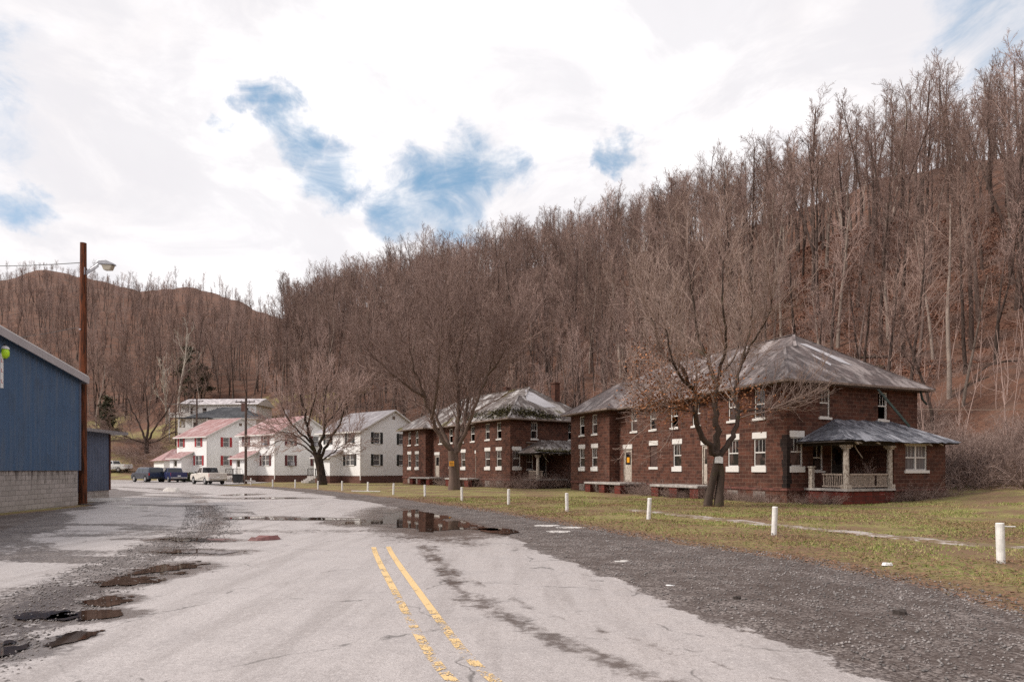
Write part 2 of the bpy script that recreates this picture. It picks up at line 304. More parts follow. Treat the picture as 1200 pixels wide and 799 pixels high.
# ------------------------------------------------------------------ mesh builder
class MB:
    def __init__(s): s.v = []; s.f = []; s.m = []
    def box(s, x0, x1, y0, y1, z0, z1, mi=0):
        b = len(s.v)
        s.v += [(x0, y0, z0), (x1, y0, z0), (x1, y1, z0), (x0, y1, z0), (x0, y0, z1), (x1, y0, z1), (x1, y1, z1), (x0, y1, z1)]
        for q in ((0, 3, 2, 1), (4, 5, 6, 7), (0, 1, 5, 4), (1, 2, 6, 5), (2, 3, 7, 6), (3, 0, 4, 7)):
            s.f.append(tuple(b + i for i in q)); s.m.append(mi)
        return s
    def poly(s, pts, mi=0):
        b = len(s.v); s.v += [tuple(p) for p in pts]; s.f.append(tuple(range(b, b + len(pts)))); s.m.append(mi); return s
    def beam(s, a, b_, w, h, mi=0):
        a = Vector(a); b_ = Vector(b_); d = (b_ - a).normalized()
        up = Vector((0, 0, 1)) if abs(d.z) < 0.9 else Vector((1, 0, 0))
        x = d.cross(up).normalized() * w / 2; y = x.cross(d).normalized() * h / 2
        n = len(s.v)
        for c in (a, b_):
            for sx, sy in ((-1, -1), (1, -1), (1, 1), (-1, 1)): s.v.append(tuple(c + x * sx + y * sy))
        for q in ((0, 3, 2, 1), (4, 5, 6, 7), (0, 1, 5, 4), (1, 2, 6, 5), (2, 3, 7, 6), (3, 0, 4, 7)):
            s.f.append(tuple(n + i for i in q)); s.m.append(mi)
        return s
    def tube(s, pts, rad, sides=6, cap=True, mi=0):
        n = len(pts); base = len(s.v)
        d0 = (pts[1] - pts[0]).normalized()
        u = d0.orthogonal().normalized()
        cs = [(math.cos(2 * math.pi * k / sides), math.sin(2 * math.pi * k / sides)) for k in range(sides)]
        for i in range(n):
            d = (pts[min(i + 1, n - 1)] - pts[max(i - 1, 0)])
            if d.length < 1e-9: d = d0
            d = d.normalized()
            u = (u - d * u.dot(d)); u = u.normalized() if u.length > 1e-6 else d.orthogonal().normalized()
            w = d.cross(u); r = rad[i]; p = pts[i]
            for c, q in cs: s.v.append((p.x + (u.x * c + w.x * q) * r, p.y + (u.y * c + w.y * q) * r, p.z + (u.z * c + w.z * q) * r))
        for i in range(n - 1):
            a = base + i * sides
            for k in range(sides):
                k2 = (k + 1) % sides
                s.f.append((a + k, a + k2, a + sides + k2, a + sides + k)); s.m.append(mi)
        if cap and sides > 3:
            s.f.append(tuple(base + k for k in reversed(range(sides)))); s.m.append(mi)
            s.f.append(tuple(base + (n - 1) * sides + k for k in range(sides))); s.m.append(mi)
        return s
    def prism(s, prof, y0, y1, mi=0, inset=0.0):
        """profile in x,z extruded along y"""
        n = len(prof); b = len(s.v)
        s.v += [(x, y0, z) for x, z in prof] + [(x, y1, z) for x, z in prof]
        s.f.append(tuple(b + i for i in range(n))); s.m.append(mi)
        s.f.append(tuple(b + n + i for i in reversed(range(n)))); s.m.append(mi)
        for i in range(n):
            j = (i + 1) % n
            s.f.append((b + i, b + n + i, b + n + j, b + j)); s.m.append(mi)
        return s
    def build(s, name, mats, parent=None, smooth=False, bevel=0.0, uv=True, loc=None):
        if not isinstance(mats, (list, tuple)): mats = [mats]
        me = bpy.data.meshes.new(name)
        me.from_pydata(s.v, [], s.f)
        for m in mats: me.materials.append(MAT[m] if isinstance(m, str) else m)
        if len(mats) > 1: me.polygons.foreach_set('material_index', s.m)
        if smooth: me.polygons.foreach_set('use_smooth', [True] * len(me.polygons))
        me.update()
        if uv and len(me.polygons) < 20000:
            lay = me.uv_layers.new(name='UVMap'); data = lay.data; vs = me.vertices
            for p in me.polygons:
                n = p.normal
                if abs(n.z) > 0.97: t = Vector((1, 0, 0)); b = Vector((0, 1, 0))
                else:
                    t = Vector((0, 0, 1)).cross(n).normalized(); b = n.cross(t)
                for li in p.loop_indices:
                    co = vs[me.loops[li].vertex_index].co
                    data[li].uv = (co.dot(t), co.dot(b))
        o = bpy.data.objects.new(name, me); COL.objects.link(o)
        if parent: o.parent = parent
        if loc is not None: o.location = loc
        if bevel:
            md = o.modifiers.new('bevel', 'BEVEL'); md.width = bevel; md.segments = 2; md.limit_method = 'ANGLE'
        return o

def tag(o, label=None, cat=None, group=None, kind=None):
    if label: o['label'] = label
    if cat: o['category'] = cat
    if group: o['group'] = group
    if kind: o['kind'] = kind
    return o
def empty(name, loc=(0, 0, 0), rz=0.0, label=None, cat=None, group=None):
    o = bpy.data.objects.new(name, None); COL.objects.link(o)
    o.location = loc; o.rotation_euler = (0, 0, rz); o.empty_display_size = 0.3
    return tag(o, label, cat, group)
def copy_tree(o, parent=None):
    c = o.copy(); COL.objects.link(c); c.parent = parent
    for ch in list(o.children): copy_tree(ch, c)
    return c
def put(o, parent, loc, rz=0.0):
    o.parent = parent; o.location = loc; o.rotation_euler = (0, 0, rz); return o

# ------------------------------------------------------------------ terrain
TAB = [  # px, foot Y, (shoulder Y, z), (crest Y, z)
 (-900, 95, 140, 6, 300, 70), (-300, 95, 140, 8, 380, 116), (0, 104, 150, 12, 380, 118), (50, 104, 150, 14, 380, 121), (100, 104, 150, 14, 380, 115),
 (150, 103, 150, 13, 380, 112), (225, 108, 145, 15, 370, 106), (280, 110, 145, 16, 330, 88), (350, 108, 140, 16, 270, 63),
 (420, 102, 130, 16, 260, 68), (500, 93, 125, 18, 250, 73), (600, 83, 115, 18, 240, 76), (700, 70, 100, 18, 215, 71),
 (800, 58, 85, 16, 185, 69), (900, 49, 75, 15, 165, 66), (1000, 43, 68, 15, 150, 67), (1100, 39, 62, 14, 140, 69), (1200, 34, 57, 14, 130, 67),
 (1500, 26, 48, 14, 110, 66)]
AZT = []
for px, y0, ya, za, y1, h1 in TAB:
    r = (px - 600) / F; k = math.sqrt(1 + r * r); AZT.append((math.atan(r), y0 * k, ya * k, za, y1 * k, h1))
AZT = [(-math.pi, 120, 180, 6, 420, 70)] + AZT + [(R(75), 24, 50, 14, 150, 60), (R(110), 40, 70, 12, 200, 60), (math.pi, 120, 180, 6, 420, 70)]
def az_row(az):
    for a, b in zip(AZT, AZT[1:]):
        if az <= b[0]:
            t = (az - a[0]) / (b[0] - a[0]); t = t * t * (3 - 2 * t) * 0.5 + t * 0.5
            return [lerp(a[i], b[i], t) for i in range(1, 6)]
    return list(AZT[-1][1:])
def prof(row, d):
    r0, ra, za, r1, h1 = row
    return interp(d, [(r0 - 8, 0), (r0, 0.25), (ra, za), (r1, h1), (r1 * 1.25, h1 * 0.96), (r1 * 2.2, h1 * 0.4)])
def ground_z(x, y):
    d = math.hypot(x, y); az = math.atan2(x, y); row = az_row(az)
    if d < row[0] * 0.75:
        z = 0.0; hill = 0
    else:
        z = (prof(row, d * 0.95) + 2 * prof(row, d) + prof(row, d * 1.05)) / 4
        hill = sstep(row[0], row[1], d)
        z += hill * (nz(x * 0.03, y * 0.03, 3) * 5.0 + nz(x * 0.09, y * 0.09, 7) * 1.6)
    return z
POSTS = []
def verge_z(x, y):  # visible soil surface near: grass stands a little above the gravel
    z = ground_z(x, y)
    e = x - gx(y)
    if e > -1 and y < 70:
        z += 0.5 * sstep(15.5, 27, x) * sstep(16, 26, y) * sstep(60, 40, y)
        for px_, py_ in POSTS:
            q = (x - px_) ** 2 + (y - py_) ** 2
            if q < 1.2: z += .07 * math.exp(-q / .12)
        z += 0.06 * sstep(-0.3, 1.5, e) + 0.03 * nz(x * 0.8, y * 0.8, 1) * sstep(0, 1, e)
    return z
EDGE = [(4.6, -8), (3.95, 0), (3.1, 5.1), (2.5, 6.85), (1.6, 9.96), (0.66, 13.3), (-0.95, 19.3), (-3.2, 24.5), (-8.3, 34.5), (-14.6, 45.5), (-22.0, 56.0), (-28.5, 62.5), (-38, 69.5), (-50, 76), (-66, 82), (-90, 87), (-130, 91)]
GRS = [(-8, 7.0), (5, 6.4), (7.5, 6.1), (9.4, 5.9), (11.9, 5.3), (13.6, 4.3), (17.5, 2.4), (22, 0.55), (26.6, -1.6), (36.4, -6.4), (45, -11.8), (51, -15.2), (60, -22.5), (66, -29)]
def gx(y): return interp(y, GRS)
def catmull(pts, per=8):
    out = []
    P = [Vector((*p, 0)) for p in pts]; P = [P[0] * 2 - P[1]] + P + [P[-1] * 2 - P[-2]]
    for i in range(1, len(P) - 2):
        for k in range(per):
            t = k / per; a, b, c, d = P[i - 1], P[i], P[i + 1], P[i + 2]
            out.append(0.5 * ((2 * b) + (c - a) * t + (2 * a - 5 * b + 4 * c - d) * t * t + (3 * b - a - 3 * c + d) * t ** 3))
    out.append(P[-2]); return out
def resample(pts, step):
    out = [pts[0]]; acc = 0
    for a, b in zip(pts, pts[1:]):
        L = (b - a).length; t = step(out[-1].y) - acc
        while t <= L:
            out.append(a + (b - a) * (t / L)); acc = 0; t += step(out[-1].y)
        acc = L - (t - step(out[-1].y))
    return out
EC = resample(catmull(EDGE), lambda y: 0.18 if y < 30 else 0.6)
EN = []
for i, p in enumerate(EC):
    d = (EC[min(i + 1, len(EC) - 1)] - EC[max(i - 1, 0)]).normalized(); EN.append(Vector((-d.y, d.x, 0)))
RW = 7.0
ROAD_L = [(p + n * RW) for p, n in zip(EC, EN)]
_ly = [(p.y, p.x) for p in ROAD_L if p.y < 66]
def rlx(y): return interp(y, _ly)
_ry = [(p.y, p.x) for p in EC]
def rrx(y): return interp(y, _ry)

BOL = [(1173, 664), (907, 631), (760, 612), (664.5, 601), (596, 593), (541.3, 588), (498, 583.5), (461, 580.2), (431, 577.2), (401, 575), (372.7, 573.6), (346, 571.6), (319.7, 570.4), (294, 568.4)]
for i_, (px_, py_) in enumerate(BOL):
    Y_ = 11.0 if i_ == 0 else 1275 / (py_ - HOR)
    POSTS.append(((px_ - 600) / F * Y_, Y_))
# puddles: (cx, cy, rx, ry, rot deg)
PUD = [
 [(-3.25, 21.6, 1.25, 4.3, 17), (-1.9, 19.0, 0.95, 1.9, 30), (-4.2, 20.2, 1.1, 1.1, 0), (-6.6, 21.4, 2.4, 0.45, -8), (-8.9, 22.0, 1.0, 0.5, 0)],
 [(-4.85, 5.85, 0.45, 0.30, 8), (-4.40, 6.35, 0.15, 0.22, -20)],
 [(-5.4, 7.35, 0.3, 0.25, 0)],
 [(-4.85, 7.35, 0.38, 0.25, 15)],
 [(-5.15, 8.15, 0.25, 0.3, 20)],
 [(-5.75, 9.6, 0.33, 0.42, 10)],
 [(-5.75, 10.75, 0.45, 0.6, 12), (-5.5, 10.3, 0.3, 0.3, 12)],
 [(-6.4, 13.0, 0.75, 0.35, -10)],
 [(-7.6, 15.2, 0.9, 0.3, -10)],
 [(-17.4, 41.5, 0.8, 1.2, 0)], [(-13.9, 36.5, 1.6, 0.8, 0)],
 [(-0.35, 17.4, 0.5, 0.9, 30)],
]
def ell(x, y, e):
    cx, cy, rx, ry, a = e; a = R(a); dx = x - cx; dy = y - cy
    u = dx * math.cos(a) + dy * math.sin(a); v = -dx * math.sin(a) + dy * math.cos(a)
    return 1 - math.sqrt((u / rx) ** 2 + (v / ry) ** 2)
def pfield(x, y, g):
    k = 1.0 if y < 16 else .6
    return max(ell(x, y, e) for e in g) + (0.5 * nz(x * 1.9 * k, y * 1.3 * k, 5) + 0.55 * nz(x * 5 * k, y * 5 * k, 9) * k + 0.4 * nz(x * 13, y * 13, 2) * k) * (1.4 if y < 16 else 1) - .10
def seg_dist(x, y, a, b):
    ax, ay = a; bx, by = b; t = clamp(((x - ax) * (bx - ax) + (y - ay) * (by - ay)) / ((bx - ax) ** 2 + (by - ay) ** 2))
    return math.hypot(x - ax - t * (bx - ax), y - ay - t * (by - ay)), t
TRACK = [(-1.9, 13.9), (-1.2, 11.0), (-0.55, 8.4), (0.1, 6.9), (0.85, 5.6), (1.6, 4.4), (2.3, 2.0)]
TRACK2 = [(-0.9, 10.4), (0.3, 7.6), (1.5, 5.8), (2.6, 4.6), (3.2, 3)]
def damp(x, y):
    m = 0.0
    for g in PUD:
        for e in g:
            if abs(x - e[0]) < e[2] + e[3] + 2.5 and abs(y - e[1]) < e[2] + e[3] + 2.5:
                m = max(m, clamp(0.76 + 0.42 * ell(x, y, e)))
    if y < 15:
        for T, w, k in ((TRACK, 0.30, 0.55), (TRACK2, 0.10, 0.5)):
            d = min(seg_dist(x, y, a, b)[0] for a, b in zip(T, T[1:]))
            m = max(m, k * clamp(1.15 - d / w * (0.7 + 0.6 * nz(x, y, 2))))
    # ragged wet strip along the left road edge
    if y < 60:
        d = abs(x - (rlx(y) - 0.55)); m = max(m, 0.5 * clamp(1.2 - d / 1.0) + 0.25 * nz(x * 0.5, y * 0.3, 4) * clamp(1.6 - d / 1.2))
        # across the junction far away
        if 15.5 < y < 20: m = max(m, 0.45 * clamp(1.3 - abs(y - 17.2) / 1.1) * clamp((-1.5 - x) / 3) + 0.0)
    return clamp(m)
LOTD = [(0, -6.8), (5, -8.0), (12, -10.6), (16, -12.4), (21, -15.0), (26, -17.8), (31, -20.4), (37, -22.8), (45, -26), (60, -40)]
def grav(x, y):
    g = 0.0
    if y < 60:
        e = x - rrx(y)
        g = max(g, sstep(-0.55, 0.35, e + 0.3 * nz(x * 0.7, y * 0.7, 8) + .18 * nz(x * 2.5, y * 2.5, 3)))
        d = abs(x - (rlx(y) - 0.9)); g = max(g, (0.54 if y < 17 else .44) * clamp(1.35 - d / 1.2) + 0.2 * nz(x * .4, y * .25, 12) * clamp(2 - d / 1.2))
        g = max(g, 0.95 * sstep(1.6, -0.4, x - interp(y, LOTD) + 1.3 * nz(x * 0.25, y * 0.35, 11)) if x < -5 else 0)
    if x < -7:
        s = nz(x * 0.16 + 3, y * 0.5 + x * 0.18, 21) + 0.5 * nz(x * 0.5, y * 1.1, 22)
        g = max(g, 0.36 + 0.75 * s if s > 0.06 else 0)
    return clamp(g)

def sheet(name, P, mat, attrs, kind='structure', label=None):
    """P: rows x cols array of points"""
    nr = len(P); nc = len(P[0])
    me = bpy.data.meshes.new(name)
    vs = [tuple(p) for row in P for p in row]
    fs = [(i * nc + j, i * nc + j + 1, (i + 1) * nc + j + 1, (i + 1) * nc + j) for i in range(nr - 1) for j in range(nc - 1)]
    me.from_pydata(vs, [], fs); me.materials.append(MAT[mat]); me.polygons.foreach_set('use_smooth', [True] * len(fs))
    for an, fn in attrs.items():
        a = me.attributes.new(an, 'FLOAT', 'POINT'); a.data.foreach_set('value', [fn(v[0], v[1]) for v in vs])
    me.update()
    o = bpy.data.objects.new(name, me); COL.objects.link(o); o['kind'] = kind
    if me.polygons and me.polygons[0].normal.z < 0: me.flip_normals()
    return o
def litter(x, y):
    d = math.hypot(x, y); row = az_row(math.atan2(x, y))
    l = sstep(row[0] - 3, row[0] + 3, d)
    if x < -30 and d < row[1] * 1.05: l *= 0.22 + 0.5 * sstep(0, .5, nz(x * .05, y * .05, 2) + 0.1)
    # worn yard in front of the brick houses
    return l
def ggrav(x, y):
    if y < -8 or y > 66: return 0.0
    if x < rrx(y):
        if y < 37.5: 
            q = x - interp(y, [(-8, -16.2), (25, -20.0), (30.4, -20.63), (31, -22.1), (36.5, -22.8), (37.5, -23)]) + .5 * nz(x, y * .6, 3)
            return clamp(.1 + .55 * (q - .3))
        return grav(x, y)
    e = gx(y) - x + 0.5 * nz(x * 0.5, y * 0.5, 8)
    v = clamp(0.5 + e * (0.42 if e > 0 else .24)) * 0.98
    for a_, b_ in POSTS[:8]:
        q = (x - a_) ** 2 + (y - b_) ** 2
        if q < 1.5: v = max(v, .36 * math.exp(-q / .3))
    return v

rads = [0.0]
while rads[-1] < 1600:
    r = rads[-1]
    rads.append(r + (0.45 if r < 34 else 1.0 if r < 70 else 3.0 if r < 170 else 9 if r < 450 else 80))
azs = []
a = -180.0
while a < 180.001:
    azs.append(R(a)); a += 0.6 if -45 <= a < 45 else 3.0
P = []
for i, az in enumerate(azs):
    s, c = math.sin(az), math.cos(az)
    if i == len(azs) - 1: s, c = math.sin(azs[0]), math.cos(azs[0])
    P.append([(s * r, c * r, verge_z(s * r, c * r) - 0.03) for r in rads])
sheet('ground', P, 'ground', {'litter': litter, 'gravel': ggrav})

# road
NU = 36
P = []
for p, n in zip(EC, EN): P.append([tuple(p + n * (RW * j / NU) + Vector((0, 0, 0.012 + 0.008 * math.sin(math.pi * j / NU)))) for j in range(NU + 1)])
sheet('road', P, 'pave', {'damp': damp, 'gravel': lambda x, y: grav(x, y) if x < rlx(y) + 1.2 or x > rrx(y) - 0.8 else 0.0})
# paved yard on the left
ys = []
def wallx(y): return interp(y, [(-8, -16.2), (6, -17.8), (25, -20.0), (30.4, -20.63), (30.5, -22.1), (36.5, -22.8), (37, -60)])
y = -8.0
while y < 62: ys.append(y); y += 0.2 if y < 26 else 0.5
P = []
for y in ys:
    xr = rlx(y) + 0.25; xl = min(max(interp(y, LOTD) - .8, wallx(y) + 1.2) if y < 38 else interp(y, [(38, -24), (45, -60), (62, -75)]), xr - 1)
    P.append([(lerp(xr, xl, (j / 70) ** 1.2), y, 0.006) for j in range(71)])
sheet('paved_yard', P, 'pave', {'damp': damp, 'gravel': grav})
# parking strip beside the white houses
P = [[(lerp(-30, -62, i / 20), lerp(0, 1, j / 12) * 16 + interp(lerp(-30, -62, i / 20), [(-62, 80.3), (-50, 76), (-38, 69.5), (-30, 63.9)]), 0.01) for j in range(13)] for i in range(21)]
P = [[(x, y, max(z, ground_z(x, y) + 0.01)) for x, y, z in row] for row in P]
sheet('parking_strip', P, 'pave', {'damp': lambda x, y: 0.15, 'gravel': lambda x, y: 0.42})
# shoulder
P = []
for p, n in zip(EC, EN):
    if p.y > 58: break
    out = max(0.25, gx(p.y) - p.x + 0.4)
    P.append([(p.x + 0.12 - 0.0 + out * j / 14 - 0.25, p.y, 0.002 + 0.004 * (j > 0) - 0.0) for j in range(15)])
sheet('gravel_shoulder', P, 'ground', {'litter': lambda x, y: 0, 'gravel': ggrav})
# yellow lines
for off, wfun in ((3.05, lambda y: 0.02 if y > 7.6 else 0.12), (3.36, lambda y: 0.04 if y > 8.4 else 0.15)):
    P = []
    for p, n in zip(EC, EN):
        if 3.0 < p.y < 14.6: P.append([tuple(p + n * (off + 0.10 * j) + Vector((0, 0, 0.017 + 0.008 * math.sin(math.pi * (off + .11 * j) / RW)))) for j in range(2)])
    sheet('yellow_line', P, 'marking', {'wear': lambda x, y: wfun(y) + 0.10 * sstep(13.4, 14.6, y)})
# puddles
def puddle(g, cell):
    xs = [e[0] for e in g]; ysx = [e[1] for e in g]; rm = max(max(e[2], e[3]) for e in g) * 1.3 + 0.2
    x0, x1, y0, y1 = min(xs) - rm, max(xs) + rm, min(ysx) - rm, max(ysx) + rm
    nx = int((x1 - x0) / cell) + 1; ny = int((y1 - y0) / cell) + 1
    fv = [[pfield(x0 + i * cell, y0 + j * cell, g) for i in range(nx + 1)] for j in range(ny + 1)]
    mb = MB(); idx = {}
    def vid(k, p):
        if k not in idx:
            idx[k] = len(mb.v); mb.v.append((p[0], p[1], pz(p[0], p[1])))
        return idx[k]
    def pz(x, y):
        return 0.0235
    for j in range(ny):
        for i in range(nx):
            cs = [(i, j), (i + 1, j), (i + 1, j + 1), (i, j + 1)]
            vals = [fv[b][a] for a, b in cs]
            if max(vals) <= 0: continue
            poly = []
            for k in range(4):
                a, b = cs[k], cs[(k + 1) % 4]; va, vb = vals[k], vals[(k + 1) % 4]
                if va > 0: poly.append(vid(a, (x0 + a[0] * cell, y0 + a[1] * cell)))
                if (va > 0) != (vb > 0):
                    t = va / (va - vb); key = tuple(sorted((a, b)))
                    poly.append(vid(key, (x0 + (a[0] + (b[0] - a[0]) * t) * cell, y0 + (a[1] + (b[1] - a[1]) * t) * cell)))
            if len(poly) >= 3: mb.f.append(tuple(poly)); mb.m.append(0)
    if mb.f:
        o = mb.build('puddle', 'water', uv=False); o['kind'] = 'structure'
for k, g in enumerate(PUD): puddle(g, 0.035 if g[0][1] < 16 else 0.14)

# concrete path beside the brick houses
PATH = [(12.6, 9.0), (10.7, 13.3), (8.2, 17.9), (5.6, 24.2), (4.6, 26.6)]
PC = resample(catmull(PATH), lambda y: 0.5)
P = []
for i, p in enumerate(PC):
    d = (PC[min(i + 1, len(PC) - 1)] - PC[max(i - 1, 0)]).normalized(); n = Vector((-d.y, d.x, 0))
    P.append([(p.x + n.x * w, p.y + n.y * w, verge_z(p.x, p.y) - 0.03 + (0.0 if abs(w) > .37 else .014) + 0.012 * nz(p.x * .7, p.y * .7, 4)) for w in (-0.42, -0.36, 0, 0.36, 0.42)])
sheet('footpath', P, 'walk', {})

# ------------------------------------------------------------------ scatter: grass, leaves, stones
rng = np.random.default_rng(5)
def mesh_from_np(name, V, nper, faces, mat, kind='stuff'):
    me = bpy.data.meshes.new(name); n = len(V) // nper
    faces = np.array(faces); k = faces.shape[1]
    idx = (faces[None, :, :] + (np.arange(n) * nper)[:, None, None]).reshape(-1)
    nf = len(idx) // k
    me.vertices.add(len(V)); me.vertices.foreach_set('co', V.astype(np.float32).ravel())
    me.loops.add(len(idx)); me.loops.foreach_set('vertex_index', idx.astype(np.int32))
    me.polygons.add(nf); me.polygons.foreach_set('loop_start', np.arange(0, nf * k, k, dtype=np.int32)); me.polygons.foreach_set('loop_total', np.full(nf, k, dtype=np.int32))
    me.materials.append(MAT[mat]); me.update(calc_edges=True); me.validate()
    o = bpy.data.objects.new(name, me); COL.objects.link(o); o['kind'] = kind; return o
ypts = np.linspace(-8, 80, 400); gxa = np.array([gx(v) for v in ypts]); rra = np.array([rrx(v) for v in ypts]); rla = np.array([rlx(v) for v in ypts])
def ggx(y): return np.interp(y, ypts, gxa)
pcx = np.array([p.x for p in PC]); pcy = np.array([p.y for p in PC])
def verge_pts(n, ymin, ymax, wid, pw=1.0):
    y = ymin + (ymax - ymin) * rng.random(n) ** pw
    x = ggx(y) - 0.15 + wid * rng.random(n) ** 1.15
    k = (x < 0.84 * y + 1) & (((np.abs(x - np.interp(y, pcy, pcx)) > 0.36) | (rng.random(len(x)) < .12) | (y > 27)))
    return x[k], y[k]
x, y = verge_pts(330000, 5.0, 38.0, 23.0, 1.4)
dens = np.array([0.36 + 1.7 * nz(a * 0.45, b * 0.45, 3) + 0.5 * nz(a * 2.5, b * 2.5, 6) for a, b in zip(x, y)])
dens *= np.clip((x - ggx(y) - 0.5) / 1.8, 0.02, 1)
for a_, b_ in POSTS[:7]: dens *= 1 - .8 * np.exp(-((x - a_) ** 2 + (y - b_) ** 2) / .15)
k = rng.random(len(x)) < dens; x, y = x[k], y[k]; n = len(x)
z = np.array([verge_z(a, b) - 0.035 for a, b in zip(x, y)])
h = 0.03 + 0.05 * rng.random(n) ** 2; an = rng.random(n) * 6.283; w = 0.005 + y * 0.00035
lean = (rng.random((n, 2)) - 0.5) * 0.09
V = np.zeros((n, 3, 3)); V[:, 0] = np.stack([x - np.cos(an) * w, y - np.sin(an) * w, z], 1); V[:, 1] = np.stack([x + np.cos(an) * w, y + np.sin(an) * w, z], 1)
V[:, 2] = np.stack([x + lean[:, 0], y + lean[:, 1], z + h], 1)
mesh_from_np('grass', V.reshape(-1, 3), 3, [[0, 1, 2]], 'grass')
# fallen leaves
def leaf_quads(x, y, z, s, flat=0.5):
    n = len(x); a = rng.random(n) * 6.283; t = (rng.random(n) - 0.5) * flat * 2; q = (rng.random(n) - .5) * flat * 2
    ux = np.stack([np.cos(a), np.sin(a), t], 1) * s[:, None]; vy = np.stack([-np.sin(a), np.cos(a), q], 1) * s[:, None] * 0.6
    c = np.stack([x, y, z], 1); V = np.zeros((n, 4, 3)); V[:, 0] = c - ux; V[:, 1] = c - vy; V[:, 2] = c + ux; V[:, 3] = c + vy
    return V.reshape(-1, 3)
x, y = verge_pts(90000, 5.0, 38.0, 16.0, 1.1)
dens = np.array([0.45 + 1.3 * nz(a * 0.35, b * 0.35, 13) for a, b in zip(x, y)])
dens = np.maximum(dens, np.clip(1.3 - (x - ggx(y)) / 1.6, 0, .95))
for a_, b_ in POSTS[:7]: dens = np.maximum(dens, 1.2 * np.exp(-((x - a_) ** 2 + (y - b_) ** 2) / .4))
dens = np.maximum(dens, np.exp(-((x - 9.2) ** 2 + (y - 28.5) ** 2) / 14))
k = rng.random(len(x)) < dens; x, y = x[k], y[k]
z = np.array([verge_z(a, b) for a, b in zip(x, y)]) + 0.005
mesh_from_np('fallen_leaves', leaf_quads(x, y, z, 0.018 + 0.022 * rng.random(len(x)), 0.35), 4, [[0, 1, 2, 3]], 'leaf_fallen')
# leaf litter lying on the slope at the right
n = 110000; a = R(22) + R(22) * rng.random(n); x = np.zeros(n); y = np.zeros(n)
for i_ in range(n):
    row = az_row(a[i_]); d_ = row[0] - 1 + 75 * rng.random() ** 1.3; x[i_] = math.sin(a[i_]) * d_; y[i_] = math.cos(a[i_]) * d_
z = np.array([ground_z(p_, q_) for p_, q_ in zip(x, y)]) + .03
V = leaf_quads(x, y, z, 0.06 + 0.08 * rng.random(n), 1.0); mesh_from_np('leaf_litter', V, 4, [[0, 1, 2, 3]], 'leaf_litter')
# loose stones
n = 30000
y = 3.5 + 26 * rng.random(n) ** 1.3; e = np.interp(y, ypts, rra); g = ggx(y)
x = e + (g - e + 0.6) * rng.random(n) ** 0.8
m2 = rng.random(n) < 0.3
x = np.where(m2, np.interp(y, ypts, rla) - 1.8 * rng.random(n) + 0.3, x)
s = 0.006 + 0.018 * rng.random(n) ** 3
O = np.array([[1, 0, 0], [0, 1, 0], [-1, 0, 0], [0, -1, 0], [0, 0, 0.8], [0, 0, -0.6]])
V = O[None] * s[:, None, None] * (0.7 + 0.6 * rng.random((n, 6, 1))); a = rng.random(n) * 6.28
V = np.stack([V[..., 0] * np.cos(a)[:, None] - V[..., 1] * np.sin(a)[:, None], V[..., 0] * np.sin(a)[:, None] + V[..., 1] * np.cos(a)[:, None], V[..., 2]], 2)
V += np.stack([x, y, np.full(n, 0.012)], 1)[:, None, :]
mesh_from_np('loose_gravel', V.reshape(-1, 3), 6, [[0, 1, 4], [1, 2, 4], [2, 3, 4], [3, 0, 4], [1, 0, 5], [2, 1, 5], [3, 2, 5], [0, 3, 5]], 'stone')

# ------------------------------------------------------------------ building pieces
def wall(mb, p0, p1, z0, z1, holes=(), depth=0.2, mi=0, top=None):
    """wall face from p0 to p1 (outside on the right-hand side going p0->p1), holes (a0,a1,z0,z1), reveals go inward. top: optional function a->z"""
    p0 = Vector((*p0, 0)); p1 = Vector((*p1, 0)); L = (p1 - p0).length; d = (p1 - p0) / L; n = Vector((-d.y, d.x, 0))  # inward
    us = sorted({0.0, L, *[h[0] for h in holes], *[h[1] for h in holes]}); zs = sorted({z0, z1, *[h[2] for h in holes], *[h[3] for h in holes]})
    P = lambda a, z, k=0.0: tuple(p0 + d * a + n * k + Vector((0, 0, z)))
    for a, b in zip(us, us[1:]):
        for c, e in zip(zs, zs[1:]):
            if any(h[0] - 1e-6 <= a and b <= h[1] + 1e-6 and h[2] - 1e-6 <= c and e <= h[3] + 1e-6 for h in holes): continue
            mb.poly([P(a, c), P(b, c), P(b, e), P(a, e)], mi)
    for a, b, c, e in holes:
        mb.poly([P(a, c), P(a, e), P(a, e, depth), P(a, c, depth)], mi); mb.poly([P(b, e), P(b, c), P(b, c, depth), P(b, e, depth)], mi)
        mb.poly([P(b, c), P(a, c), P(a, c, depth), P(b, c, depth)], mi); mb.poly([P(a, e), P(b, e), P(b, e, depth), P(a, e, depth)], mi)

def hip(mb, polys, ztop_fn, foot, z, th, ov=0.0):
    for p in polys: mb.poly([(x, y, ztop_fn(h)) for x, y, h in p])
    n = len(foot)
    for i in range(n):
        a, b = foot[i], foot[(i + 1) % n]
        mb.poly([(a[0], a[1], z - th), (b[0], b[1], z - th), (b[0], b[1], z), (a[0], a[1], z)], 1)
    mb.poly([(x, y, z - th) for x, y in reversed(foot)], 1)

